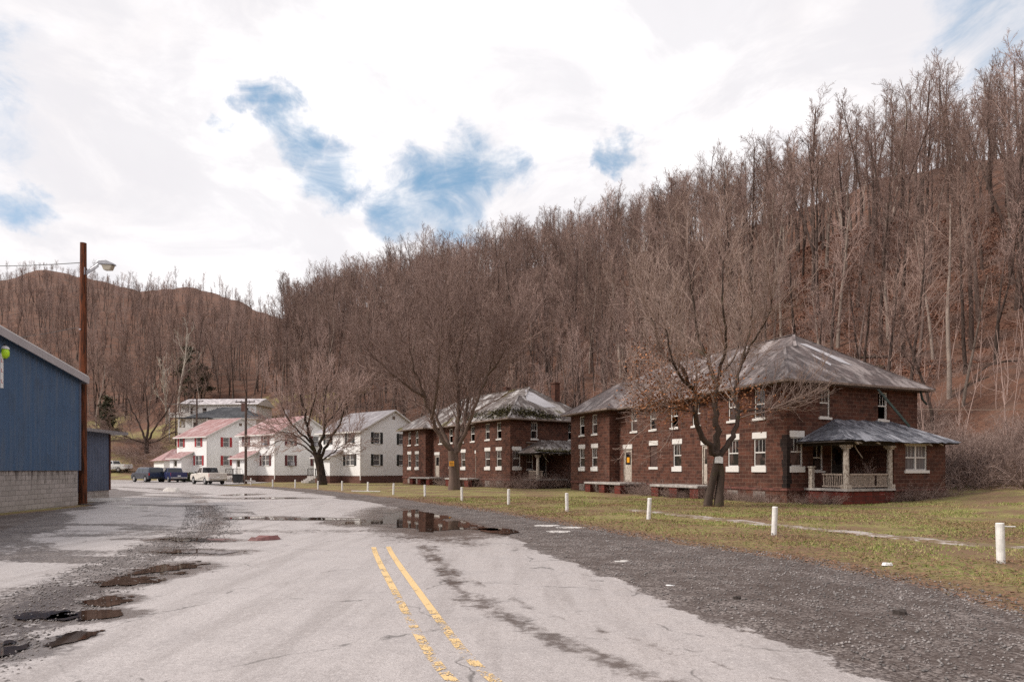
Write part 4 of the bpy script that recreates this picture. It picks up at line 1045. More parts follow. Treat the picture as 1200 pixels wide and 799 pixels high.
# ------------------------------------------------------------------ blue metal building
bb = empty('metal_building', (-20.63, 30.4, 0), R(6.65), 'blue corrugated metal building on a grey concrete block base', 'building')
BL, BD = 24.0, 20.0; bz = 1.68
cb = MB(); wall(cb, (0, -BL), (0, 0), -.3, bz); cb2 = cb
wall(cb, (0, 0), (-BD, 0), -.3, bz); wall(cb, (-BD, 0), (-BD, -BL), -.3, bz); wall(cb, (-BD, -BL), (0, -BL), -.3, bz)
cb.poly([(0, 0, bz), (-BD, 0, bz), (-BD, -BL, bz), (0, -BL, bz)])
cb.build('base_wall', 'cblock', bb)
def roofz(y): return 6.02 + 0.17 * (-y) if y > -BL / 2 else 6.02 + 0.17 * (BL + y)
def corrug(mb, axis, fixed, a, b, zlo, zhi, out, flip=False):
    pr = []; x = a; per = 0.305
    while x < b - 1e-6:
        for dx, h in ((0, 0), (.10, 0), (.125, .028), (.155, .028), (.18, 0), (.2425, 0)):
            if x + dx < b: pr.append((x + dx, h))
        x += per
    pr.append((b, 0))
    for (u0, h0), (u1, h1_) in zip(pr, pr[1:]):
        if axis == 'y': q = [(fixed + out * h0, u0, zlo), (fixed + out * h1_, u1, zlo), (fixed + out * h1_, u1, zhi(u1)), (fixed + out * h0, u0, zhi(u0))]
        else: q = [(u0, fixed + out * h0, zlo), (u1, fixed + out * h1_, zlo), (u1, fixed + out * h1_, zhi(u1)), (u0, fixed + out * h0, zhi(u0))]
        mb.poly(q[::-1] if flip else q)
cl = MB(); corrug(cl, 'y', 0.05, -BL, 0, bz - .06, lambda y: roofz(y), 1); corrug(cl, 'x', 0.05, -BD, 0.05, bz - .06, lambda x: roofz(0), 1, True)
corrug(cl, 'y', -BD - .05, -BL, 0, bz - .06, lambda y: roofz(y), -1, True); corrug(cl, 'x', -BL - .05, -BD, 0, bz - .06, lambda x: roofz(0), -1)
cl.build('cladding', 'blue', bb)
MB().box(.05, .10, -.05, .11, bz - .06, 6.0).box(-.05, .05, .085, .11, bz - .06, 6.0).build('corner_trim', 'blue2', bb)
rf = MB(); o = .28; y_e = .42
for s in (0, 1):
    f = (lambda y: y) if s == 0 else (lambda y: -BL - y)
    a = [(o, f(y_e), 6.22 - .17 * y_e), (o, f(-BL / 2), 6.22 + .17 * BL / 2), (-BD - o, f(-BL / 2), 6.22 + .17 * BL / 2), (-BD - o, f(y_e), 6.22 - .17 * y_e)]
    b = [(p[0], p[1], p[2] - .1) for p in a]
    rf.poly(a if s else a[::-1]); rf.poly(b[::-1] if s else b)
    for i in range(4): j = (i + 1) % 4; rf.poly([b[i], b[j], a[j], a[i]])
rf.build('roof', 'offwhite_metal', bb)
ra = MB()
for s in (0, 1):
    f = (lambda y: y) if s == 0 else (lambda y: -BL - y)
    ra.beam((o + .003, f(y_e), 6.0 - .17 * y_e), (o + .003, f(-BL / 2), 6.0 + .17 * BL / 2), .05, .32)
ra.beam((o, y_e, 5.93), (-BD - o, y_e, 5.93), .05, .3)
ra.build('fascia', 'fascia', bb)
# low blue lean-to
an = empty('lean_to_shed', (-20.63 - 1.5 * .993, 30.4 - 1.5 * .116, 0), R(6.65), 'low dull-blue shed with flat roof behind the big blue building', 'shed')
ab = MB(); wall(ab, (0, .12), (0, 6.05), -.3, .5); wall(ab, (0, 6.05), (-9, 6.05), -.3, .5); ab.build('base_wall', 'cblock', an)
ac_ = MB(); corrug(ac_, 'y', 0.03, .12, 6.05, .5, lambda y: 3.65, 1); corrug(ac_, 'x', 6.08, -9, 0.03, .5, lambda x: 3.65, 1, True); ac_.poly([(0, .12, 3.6), (0, 6, 3.6), (-9, 6, 3.6), (-9, .12, 3.6)]); ac_.build('cladding', 'blue2', an)
MB().box(-9.3, .45, .13, 7.35, 3.66, 3.82).build('roof', 'galv', an)
MB().box(.035, .10, 5.98, 6.06, .5, 3.64).build('corner_trim', 'band', an)
# wall sign and beacon near the frame edge
sg = empty('wall_sign', (-20.0 + .09, 24.75, 4.85), R(6.65 + 90), 'white board sign with red lettering on the blue cladding', 'sign')
MB().box(-1.0, .36, 0, .04, 0, 1.35).build('board', 'paper', sg)
lt = MB()
for k, zz in enumerate((1.0, .62, .2)):
    for q in range(5):
        xx = .28 - q * .2; lt.box(xx - .05, xx - .03, -.006, -.001, zz, zz + .14); lt.box(xx - .03, xx + .04, -.006, -.001, zz + .12 * (q % 2), zz + .02 + .12 * (q % 2))
lt.build('lettering', 'redink', sg)
bc = empty('wall_light', (-19.93, 25.15, 6.05), R(6.65), 'fluorescent yellow-green globe light with white cap on the blue wall', 'wall light')
b = MB(); b.tube([Vector((0, 0, -.02)), Vector((0, 0, .10)), Vector((0, 0, .22)), Vector((0, 0, .34))], [.08, .155, .155, .13], 14); b.build('globe', 'hivis', bc, True)
MB().tube([Vector((0, 0, .34)), Vector((0, 0, .42)), Vector((0, 0, .48))], [.16, .13, .05], 14).build('cap', 'offwhite_metal', bc)
MB().beam((-.16, 0, .5), (0, 0, .5), .05, .05).beam((0, 0, .47), (0, 0, .53), .05, .05).box(-.17, -.13, -.1, .1, .38, .95).build('bracket', 'blackplastic', bc)

# ------------------------------------------------------------------ poles and wires
pl = empty('street_lamp', (-20.86, 31.1, 0), 0, 'tall red-brown wooden pole with a curved street lamp arm beside the blue building', 'street lamp')
mb = MB(); mb.tube([Vector((0, 0, -.3)), Vector((0.0, 0, 4)), Vector((0.02, 0, 8)), Vector((.03, 0, 12.65))], [.19, .175, .16, .14], 14); mb.build('pole', 'pole', pl, False)
am = MB(); am.tube([Vector((.12, 0, 11.25)), Vector((.45, -.05, 11.38)), Vector((.8, -.1, 11.58)), Vector((1.05, -.15, 11.66)), Vector((1.2, -.15, 11.66))], [.035, .035, .035, .035, .03], 8)
am.box(.1, .16, -.1, .1, 11.1, 11.45).beam((.14, 0, 11.18), (.8, -.1, 11.55), .05, .16); am.build('lamp_arm', 'galv', pl)
hd = MB(); hd.prism([(.8, 11.62), (.95, 11.72), (1.3, 11.74), (1.62, 11.6), (1.64, 11.52), (.98, 11.55)], -.32, .02); hd.build('lamp_head', 'galv', pl, bevel=.02)
ln = MB(); ln.prism([(1.05, 11.545), (1.6, 11.515), (1.5, 11.28), (1.16, 11.28)], -.28, -.02); ln.build('lamp_lens', 'lens', pl, bevel=.03)
MB().box(-.02, .08, -.17, -.145, 6.3, 6.34).box(-.06, .02, -.19, -.16, 8.4, 8.46).build('pole_step', 'galv', pl)

def upole(px, Y, z0, h, label, arms=1, thin=.13):
    X = (px - 600) / F * Y
    r = empty('utility_pole', (X, Y, z0), 0, label, 'utility pole')
    MB().tube([Vector((0, 0, -1)), Vector((0, 0, h / 2)), Vector((.03, 0, h))], [thin * 1.25, thin * 1.1, thin], 10).build('pole', 'pole_grey', r)
    for k in range(arms):
        z = h - .5 - k * .9
        MB().beam((-1.1, -.15, z), (1.1, -.15, z + .05), .1, .12).beam((-.6, -.15, z), (0, -.1, z - .5), .04, .04).beam((.6, -.15, z), (0, -.1, z - .5), .04, .04).build('crossarm', 'pole_grey', r)
        ins = MB()
        for x in (-1.0, -.45, .45, 1.0): ins.tube([Vector((x, -.15, z + .08)), Vector((x, -.15, z + .24))], [.05, .04], 6)
        ins.build('insulator', 'galv', r)
    return Vector((X, Y, z0 + h - .25))
u1 = upole(288, 72, 0, wz(466, 72), 'utility pole with crossarm in front of the maroon-shuttered white house')
u2 = upole(230.5, 104, 2, wz(467, 104) - 2, 'utility pole with crossarm standing between the red roof and the dark roof')
u3 = upole(206, 122, 6, wz(463, 122) - 6, 'slim pole at the left porch of the highest hillside house', 0, .1)
def wire(a, b, sag, label, mat='wire', r=.016):
    pts = [Vector(a).lerp(Vector(b), t / 14) - Vector((0, 0, sag * 4 * (t / 14) * (1 - t / 14))) for t in range(15)]
    o = MB().tube(pts, [r] * 15, 4, False).build('power_line', mat, uv=False); tag(o, label, 'power line')
wire(u1 + Vector((-.9, -.15, 0)), u2 + Vector((.9, 0, 0)), .8, 'sagging cable between the two crossarm poles above the red roof')
wire((-20.9, 31.1, 11.7), (-60, 60, 22), .6, 'thin cable leaving the lamp pole towards the far ridge, above the other cable', r=.02)
wire((-20.9, 31.1, 8.6), (-48, 44, 11.5), 1.0, 'thin cable leaving the lamp pole low over the blue roof', r=.012)
wire(u1 + Vector((.9, -.15, 0)), (-6, 86, 11), .9, 'cable from the nearer crossarm pole over the maroon-shuttered house', r=.02)
wire((21.0, 40, 5.6), (44, 36, 5.9), .5, 'pale cable strung across the leafy slope right of the nearer brown house', 'wire_pale', .018)

# ------------------------------------------------------------------ white posts along the verge
ORD = ['nearest', 'second', 'third', 'fourth', 'fifth', 'sixth', 'seventh', 'eighth', 'ninth', 'tenth', 'eleventh', 'twelfth', 'thirteenth', 'farthest']
mb = MB(); mb.tube([Vector((0, 0, -.25)), Vector((0, 0, .3)), Vector((0, 0, .655)), Vector((0, 0, .665))], [.065, .065, .065, .055], 16)
for i, (px, py) in enumerate(BOL):
    Y = 1275 / (py - HOR)
    if i == 0: Y = 11.0
    X = (px - 600) / F * Y; z = EYE - (py - HOR) * Y / F
    z = verge_z(X, Y) - .03
    if i == 0: o = mb.build('verge_post', 'post', uv=False); p0 = o
    else: o = p0.copy(); COL.objects.link(o)
    o.location = (X, Y, z); rr = random.Random(i); o.rotation_euler = (R(rr.uniform(-2.5, 2.5)), R(rr.uniform(-2.5, 2.5)), rr.random() * 6)
    tag(o, f'short round white post in the grass verge, {ORD[i]} of the row' + ('' if i in (0, 13) else ' from the near end'), 'post', 'white posts along the verge')
    if i == 0: P_near = (X, Y, z)
def slab(name, loc, size, rot, mat, label, cat, bevel=.01):
    o = MB().box(-size[0] / 2, size[0] / 2, -size[1] / 2, size[1] / 2, 0, size[2]).build(name, mat, loc=loc, bevel=bevel); o.rotation_euler = rot; tag(o, label, cat); return o
X, Y, z = P_near
slab('pipe_stub', (X + .17, Y + .12, z + .58), (.40, .025, .025), (0, R(2), R(8)), 'post', 'short white pipe crossing behind the nearest white post', 'pipe')
slab('fallen_board', (-10.3, 45.2, .08), (2.0, .22, .06), (0, R(1), R(4)), 'post', 'white board lying in the grass at the ninth white post', 'board')
slab('broken_sign_arm', (-26.8, 65.6, .42), (1.0, .06, .08), (0, R(2), R(6)), 'post', 'small white crossbar beside the farthest white post', 'board')

# debris on the pavement
def lump(name, px, py, sx, sy, sz, mat, label, cat, seed, rz=0, z0=0.0):
    rg = random.Random(seed); Y = 1275 / (py - HOR); X = (px - 600) / F * Y
    mb = MB(); n = 9; top = []; bot = []
    for k in range(n):
        a = 2 * math.pi * k / n; q = rg.uniform(.7, 1.1); bot.append((math.cos(a) * sx * q, math.sin(a) * sy * q, -.02)); top.append((math.cos(a) * sx * q * .8, math.sin(a) * sy * q * .8, sz * rg.uniform(.5, 1.1)))
    mb.poly(top); 
    for k in range(n): j = (k + 1) % n; mb.poly([bot[k], bot[j], top[j], top[k]])
    o = mb.build(name, mat, loc=(X, Y, z0)); o.rotation_euler = (0, 0, R(rz)); tag(o, label, cat); return o
lump('concrete_chunk', 312, 633, .42, .2, .08, 'redrub', 'flat reddish slab of broken concrete at the left road edge', 'rubble', 1, 20, .04)
lump('concrete_chunk', 201, 575.5, 1.1, .4, .3, 'rubble', 'whitish lump lying on the wet yard in front of the parked trucks', 'rubble', 2, -30)
lump('snow_patch', 128, 586.5, 1.6, .8, .14, 'rubble', 'small pale heap beside the low shed', 'heap', 3)
lump('snow_patch', 158, 595, 1.1, .6, .1, 'rubble', 'flat pale heap on the gravel in front of the low shed', 'heap', 4)
lump('paper_scrap', 729, 658, .16, .1, .02, 'rubble', 'pale flat scrap on the gravel shoulder, the upper of two', 'scrap', 5, 10)
lump('paper_scrap', 785, 686, .09, .05, .012, 'paper', 'white flat scrap on the gravel shoulder, the lower of two', 'scrap', 6, 0)
lump('paper_scrap', 1039, 664, .12, .07, .03, 'paper', 'white litter in the grass between the two nearest posts', 'scrap', 7, 0, .05)
lump('dirt_clod', 864, 702, .07, .06, .05, 'wood_dark', 'dark clod on the gravel shoulder', 'clod', 8)
lump('dirt_clod', 1055, 720, .10, .07, .07, 'wood_dark', 'dark clod near the grass edge', 'clod', 9)
for k, (px, py) in enumerate(((640, 616), (655, 623), (668, 618))): lump('frost_patch', px, py, .5, .35, .015, 'rubble', f'thin whitish crust on the shoulder by the puddle, {["left", "lowest", "right"][k]} of three', 'crust', 20 + k)
for k, (px, py) in enumerate(((183, 765), (158, 778))): pass

# ------------------------------------------------------------------ vehicles
def wheel(parent, x, y, r=.39, w=.25):
    t = MB(); t.tube([Vector((x, y - w / 2, r)), Vector((x, y - w / 2 + .03, r)), Vector((x, y + w / 2 - .03, r)), Vector((x, y + w / 2, r))], [r * .93, r, r, r * .93], 22)
    o = t.build('wheel', 'tyre', parent)
    s = 1 if y > 0 else -1
    MB().tube([Vector((x, y + s * (w / 2 - .02), r)), Vector((x, y + s * (w / 2 + .008), r))], [r * .62, r * .55], 18).build('rim', 'rim', o)
def arch(cx, r, z0, n=8): return [(cx + r * math.cos(math.pi * (1 - k / n)), z0 + r * math.sin(math.pi * (1 - k / n))) for k in range(n + 1)]
def pickup(loc, heading, paint, label, length=5.7, h=1.82):
    root = empty('pickup_truck', loc, heading, label, 'pickup truck')
    W = .96; L = length / 2; fx, rx = L - .95, -L + 1.25; z = .42
    prof_ = [(-L + .12, z)] + arch(rx, .47, z) + arch(fx, .47, z) + [(L - .12, z), (L, .6), (L - .02, .95), (L - .3, 1.12), (.95, 1.2), (-.62, 1.22), (-.62, .62), (-L + .12, .62)]
    MB().prism(prof_, -W, W).build('body', paint, root, bevel=.035)
    bd = MB(); bd.box(-L + .12, -.63, -W, -W + .09, .622, 1.24).box(-L + .12, -.63, W - .09, W, .622, 1.24).box(-.7, -.63, -W + .091, W - .091, .622, 1.24); bd.build('bed_side', paint, root, bevel=.02)
    tg = MB(); tg.box(-L + .04, -L + .118, -W + .04, W - .04, .66, 1.22).box(-L + .015, -L + .04, -.16, .16, 1.02, 1.1).build('tailgate', paint, root, bevel=.015)
    MB().box(-L + .03, -L + .037, -.17, .17, .74, .86).build('number_plate', 'paper', root)
    cab = MB(); pts = [(1.05, 1.19), (.32, h), (-.42, h), (-.62, 1.21)]; k = .14
    b = len(cab.v); cab.v += [(x, s * (W - .03 - (k if zz > 1.3 else 0)), zz) for s in (-1, 1) for x, zz in pts]
    for q in ((0, 1, 2, 3), (7, 6, 5, 4), (0, 4, 5, 1), (1, 5, 6, 2), (2, 6, 7, 3), (3, 7, 4, 0)): cab.f.append(q); cab.m.append(0)
    cab.build('cab', paint, root, bevel=.03)
    gl = MB()
    def q4(pts): gl.poly(pts)
    for s in (-1, 1):
        y1 = s * (W - .03 + .012 - .02); y2 = s * (W - .03 - k + .012 + .01)
        a = [(.85, y1, 1.27), (.27, y2, h - .08), (.05, y2, h - .08), (.05, y1, 1.27)]; c = [(-.02, y1, 1.27), (-.02, y2, h - .08), (-.38, y2, h - .08), (-.52, y1, 1.27)]
        for q in (a, c): q4(q if s < 0 else q[::-1])
    q4([(-.63, .8, 1.28), (-.63, -.8, 1.28), (-.455, -.72, h - .07), (-.455, .72, h - .07)]); q4([(1.0, -.82, 1.26), (1.0, .82, 1.26), (.4, .72, h - .06), (.4, -.72, h - .06)])
    gl.build('window', 'carglass', root)
    for x in (fx, rx):
        for y in (-W + .11, W - .11): wheel(root, x, y)
    for s in (-1, 1):
        MB().box(-L + .08, -L + .16, s * (W - .07) - .055, s * (W - .07) + .055, .82, 1.2).build('tail_light', 'tail', root, bevel=.01)
        MB().box(L - .12, L + .01, s * (W - .2) - .15, s * (W - .2) + .15, .78, .93).build('headlight', 'headlamp', root)
        MB().box(.72, .86, s * (W + .1) - .09, s * (W + .1) + .09, 1.2, 1.36).build('mirror', 'blackplastic', root)
    MB().box(-L - .06, -L + .1, -W + .05, W - .05, .48, .63).build('rear_bumper', 'chrome', root, bevel=.02)
    MB().box(L - .04, L + .08, -W + .05, W - .05, .45, .62).build('front_bumper', 'chrome', root, bevel=.02)
    MB().box(-L + .2, L - .2, -.6, .6, .3, .43).build('chassis', 'blackplastic', root)
    return root
def suv(loc, heading, paint, label):
    root = empty('van', loc, heading, label, 'van'); W = .97; L = 2.45; h = 1.82; fx, rx = L - .85, -L + .95; z = .4
    prof_ = [(-L, z)] + arch(rx, .46, z) + arch(fx, .46, z) + [(L, z), (L + .02, .9), (L - .35, 1.12), (1.25, 1.18), (-L + .02, 1.18)]
    MB().prism(prof_, -W, W).build('body', paint, root, bevel=.035)
    cab = MB(); pts = [(1.35, 1.172), (.75, h), (-L + .18, h), (-L + .02, 1.172)]
    cab.v += [(x, s * (W - .02 - (.13 if zz > 1.3 else 0)), zz) for s in (-1, 1) for x, zz in pts]
    for q in ((0, 1, 2, 3), (7, 6, 5, 4), (0, 4, 5, 1), (1, 5, 6, 2), (2, 6, 7, 3), (3, 7, 4, 0)): cab.f.append(q); cab.m.append(0)
    cab.build('cab', paint, root, bevel=.04)
    gl = MB()
    for s in (-1, 1):
        y1 = s * (W - .02); y2 = s * (W - .13 + .02)
        for a0, a1, b0, b1 in ((1.15, .7, .35, .35), (.25, .25, -.75, -.75), (-.85, -.85, -2.25, -2.15)):
            q = [(a0, y1, 1.27), (a1, y2, h - .14), (b1, y2, h - .14), (b0, y1, 1.27)]; gl.poly(q if s < 0 else q[::-1])
    gl.poly([(-L - .005, .78, 1.3), (-L - .005, -.78, 1.3), (-L + .14, -.7, h - .12), (-L + .14, .7, h - .12)]); gl.poly([(1.32, -.8, 1.25), (1.32, .8, 1.25), (.84, .7, h - .07), (.84, -.7, h - .07)])
    gl.build('window', 'carglass', root)
    MB().box(-1.6, .5, -.75, .75, h + .005, h + .05).build('roof_rack', 'galv', root)
    for x in (fx, rx):
        for y in (-W + .11, W - .11): wheel(root, x, y)
    for s in (-1, 1):
        MB().box(-L - .02, -L + .06, s * (W - .08) - .06, s * (W - .08) + .06, .85, 1.15).build('tail_light', 'tail', root)
        MB().box(L - .08, L + .03, s * (W - .2) - .15, s * (W - .2) + .15, .75, .9).build('headlight', 'headlamp', root)
    MB().box(-L - .08, -L + .02, -W + .05, W - .05, .45, .62).box(L - .02, L + .1, -W + .05, W - .05, .45, .6).build('bumper', 'blackplastic', root)
    return root
pickup((-33.0, 69.6, 0.02), math.atan2(.71, -.70), 'car_silver', 'champagne pickup truck parked at the bend, seen from its rear corner', h=1.86)
suv((-46.4, 81.5, .02), math.atan2(.6, -.8), 'car_navy', 'dark van with pale roof rack parked beside the blue pickup')
pickup((-42.6, 80.6, .02), math.atan2(.75, -.66), 'car_blue', 'dark blue pickup truck parked between the van and the champagne pickup', 5.2, 1.78)
pickup((-66.0, 106.0, ground_z(-66, 106) + .02), math.atan2(.1, -1), 'car_white', 'white pickup truck half hidden behind the low shed', 5.6)

for k, (px, lab) in enumerate(((276.5, 'black wheelie bin, the left one of the pair by the utility pole'), (281.8, 'black wheelie bin, right beside the utility pole'))):
    Y = 75.0; X = (px - 600) / F * Y
    b = empty('wheelie_bin', (X, Y, 0.02), R(8 * k), lab, 'bin', 'bins by the utility pole')
    mb = MB(); mb.v += [(-.24, -.28, .05), (.24, -.28, .05), (.24, .28, .05), (-.24, .28, .05), (-.3, -.36, .98), (.3, -.36, .98), (.3, .36, .98), (-.3, .36, .98)]
    for q in ((0, 3, 2, 1), (4, 5, 6, 7), (0, 1, 5, 4), (1, 2, 6, 5), (2, 3, 7, 6), (3, 0, 4, 7)): mb.f.append(q); mb.m.append(0)
    mb.build('bin_body', 'blackplastic', b, bevel=.02); MB().box(-.32, .32, -.4, .38, .985, 1.06).build('lid', 'blackplastic', b, bevel=.02)
    for s in (-1, 1): MB().tube([Vector((s * .22, .33, .12)), Vector((s * .3, .33, .12))], [.12, .12], 12).build('wheel', 'tyre', b)

# ------------------------------------------------------------------ trees
UP = Vector((0, 0, 1))
def rvec(g): return Vector((g.gauss(0, 1), g.gauss(0, 1), g.gauss(0, 1)))
def grow(T, Cr, g, p, d, L, r, lvl, S, tl=1):
    q = S[lvl]; n = q['seg']; pts = [p.copy()]; rad = [r]; d = d.normalized(); ds = [d]
    for i in range(n):
        d = (d + rvec(g) * q['wob'] + UP * q['up']).normalized(); p = p + d * (L / n); pts.append(p); ds.append(d)
        rad.append(max(q['rmin'], r * (1 - (1 - q['tip']) * (i + 1) / n)))
    (T if lvl < tl else Cr).tube(pts, rad, q['sides'], False)
    if lvl + 1 < len(S):
        spawn(T, Cr, g, pts, rad, ds, L, lvl, S, tl)
def spawn(T, Cr, g, pts, rad, ds, L, lvl, S, tl):
    q = S[lvl]; n = len(pts) - 1; nc = q['n']; c = S[lvl + 1]; ph = g.random() * 6.28
    for k in range(nc):
        t = q['t0'] + (1 - q['t0']) * ((k + g.random() * .9) / nc); t = min(t, .995); i = min(int(t * n), n - 1); f = t * n - i
        pos = pts[i].lerp(pts[i + 1], f); dd = ds[min(i + 1, n)]; rr = lerp(rad[i], rad[i + 1], f)
        ph += 2.4 + g.uniform(-.5, .5)
        side = dd.orthogonal().normalized(); side = Matrix.Rotation(ph, 3, dd) @ side
        an = q['ang'] * g.uniform(.7, 1.3); nd = dd * math.cos(an) + side * math.sin(an)
        ln = L * q['lr'] * g.uniform(.65, 1.25) * (1 - q.get('lt', .5) * (t - q['t0']) / (1 - q['t0'] + 1e-6))
        if 'labs' in q: ln = q['labs'] * g.uniform(.5, 1.3)
        grow(T, Cr, g, pos, nd, ln, max(c['rmin'], rr * q['rr'] * g.uniform(.7, 1.1)), lvl + 1, S, tl)
def forest_spec(kind):
    rm = .017
    return [dict(seg=9, wob=.03 if kind else .05, up=.035, tip=.22, sides=6, n=15 if kind != 2 else 11, t0=.46 if kind else .32, ang=.62 if kind else .8, lr=.25 if kind else .33, rr=.46, lt=.4, rmin=.03),
            dict(seg=5, wob=.13, up=.14, tip=.35, sides=3, n=8, t0=.15, ang=.6, lr=.48, rr=.55, rmin=.024),
            dict(seg=3, wob=.18, up=.08, tip=.5, sides=3, n=6, t0=.1, ang=.6, lr=.6, rr=.6, rmin=.016),
            dict(seg=2, wob=.2, up=.05, tip=.7, sides=3, n=0, t0=.2, ang=.5, lr=.5, rr=.6, rmin=.011)]
VAR = []
for v in range(14):
    g = random.Random(100 + v); kind = (1, 0, 1, 2, 1, 0, 1)[v % 7]; H = (17.0, 15.0, 18.5, 16, 17.5)[v % 5]
    T, Cr = MB(), MB(); S = forest_spec(kind)
    if kind == 2:   # forked tree
        base = [Vector((0, 0, -.8)), Vector((.1, 0, 2)), Vector((.15, .1, 4.5))]; T.tube(base, [.27, .23, .2], 6, False)
        for s in (-1, 1): grow(T, Cr, g, base[-1], Vector((s * .28, g.uniform(-.2, .2), 1)), 12.0, .14, 0, S)
    else:
        grow(T, Cr, g, Vector((0, 0, -.8)), Vector((g.uniform(-.06, .06), g.uniform(-.06, .06), 1)), H, .21 + .04 * (v % 2), 0, S)
    pale = v in (4, 8, 13)
    VAR.append((T, Cr, 'bark_pale' if pale else 'bark_f', 'twig_g' if v % 2 else 'twig_f'))

def scatter_trees():
    g = random.Random(77); out = []
    def add(az0, az1, d0f, d1f, sp, tag_):
        # d as a multiple along profile
        a = az0
        while a < az1:
            row = az_row(R(a)); r0, ra, za, r1, h1_ = row
            d = d0f(row)
            while d < d1f(row):
                dd = d + g.uniform(-.5, .5) * sp; aa = R(a) + g.uniform(-.6, .6) * sp / dd
                x, y = math.sin(aa) * dd, math.cos(aa) * dd
                out.append((x, y, tag_)); 
                d += sp * 1.0 * g.uniform(.75, 1.25) * (1 + 0.9 * max(0, (d - 120) / 250)) * dd * R(astep) / sp if False else sp * g.uniform(.7, 1.3)
            a += math.degrees(sp / max(60, (row[0] + row[3]) / 2))
    astep = 1
    add(-19, 15, lambda r: r[0] + 5, lambda r: r[3] + 22, 4.2, 'main')
    add(15, 44, lambda r: r[0] + 7, lambda r: r[1] + 22, 6.0, 'main')
    add(15, 44, lambda r: r[1] + 22, lambda r: r[3] + 34, 4.8, 'main')
    add(-43, -19, lambda r: r[1] * .99, lambda r: r[3] * .86, 5.0, 'left')
    add(-43, -19, lambda r: r[3] * .86, lambda r: r[3] * .99, 6.5, 'crest')
    return out
pts = scatter_trees()
HOUSES = [(-60, 103, 14), ((212 + 303) / 2 / 1 * 0 - 61.5, 128, 17)]
def blocked(x, y):
    # keep clear of the hillside houses
    if 108 < y < 142:
        px = 600 + F * x / y
        if 196 < px < 318: return True
    if 95 < y < 112 and x < -38: return True
    return False
cand = []
g = random.Random(9)
for x, y, t in pts:
    if blocked(x, y): continue
    if t == 'left' and y < 150 and nz(x * .04, y * .04, 31) < .05: continue
    d = math.hypot(x, y); s = g.uniform(.72, 1.25) * (1.0 if t == 'main' else .8 if d < 200 else .55) * (.5 if t == 'crest' else 1.0)
    if t == 'main':
        row = az_row(math.atan2(x, y))
        if d < row[1]: s *= .78
    cand.append((x, y, ground_z(x, y), s, g.randrange(14), g.random() * 6.28, g.gauss(0, .022), g.gauss(0, .022)))
# ridge trees against the sky on the far left hill
g = random.Random(31); a = -42.0; ridge = []
while a < -19.5:
    row = az_row(R(a)); d = row[3] * g.uniform(.985, 1.03)
    x, y = math.sin(R(a)) * d, math.cos(R(a)) * d
    if nz(a * .9, 3, 3) > -.28: ridge.append((x, y, ground_z(x, y), g.uniform(.4, .7), g.choice([0, 1, 2, 4, 5, 7, 8, 9]), g.random() * 6.28, 0, 0))
    a += g.uniform(.45, 1.5)
cand += ridge
def inframe(c): 
    x, y = c[0], c[1]; px = 600 + F * x / y if y > 0 else -1e9
    return -10 < px < 1215
vis = sorted([c for c in cand if inframe(c)], key=lambda c: math.hypot(c[0], c[1]) / c[3])
def hidden(c):   # base and most of the tree behind a house
    return False
near = vis[:300]; rest = vis[300:] + [c for c in cand if not inframe(c)]
protos = []
for v, (T, Cr, bm_, tm) in enumerate(VAR):
    tr = T.build('trunk', bm_, None, True, uv=False); cr = Cr.build('crown', tm, None, True, uv=False); protos.append((tr, cr))
first_used = {}
for (x, y, z, s, v, rz, tx, ty) in near:
    px = 600 + F * x / y
    if px > 640: lab, grp = 'bare forest tree on the steep leafy slope above the two brown houses', 'forest trees above the brown houses'
    elif px > 330: lab, grp = 'bare forest tree on the slope behind the white houses and the mossy-roofed house', 'forest trees behind the white houses'
    else: lab, grp = 'bare tree on the hillside above the blue building and the parked trucks', 'trees on the far hillside'
    e = empty('forest_tree', (x, y, z), rz, lab, 'tree', grp); e.rotation_euler = (tx, ty, rz); e.scale = (s, s, s * (1 + tx))
    tr, cr = protos[v]
    if v not in first_used: first_used[v] = 1; tr.parent = e; cr.parent = e
    else:
        a_ = tr.copy(); COL.objects.link(a_); a_.parent = e; b_ = cr.copy(); COL.objects.link(b_); b_.parent = e

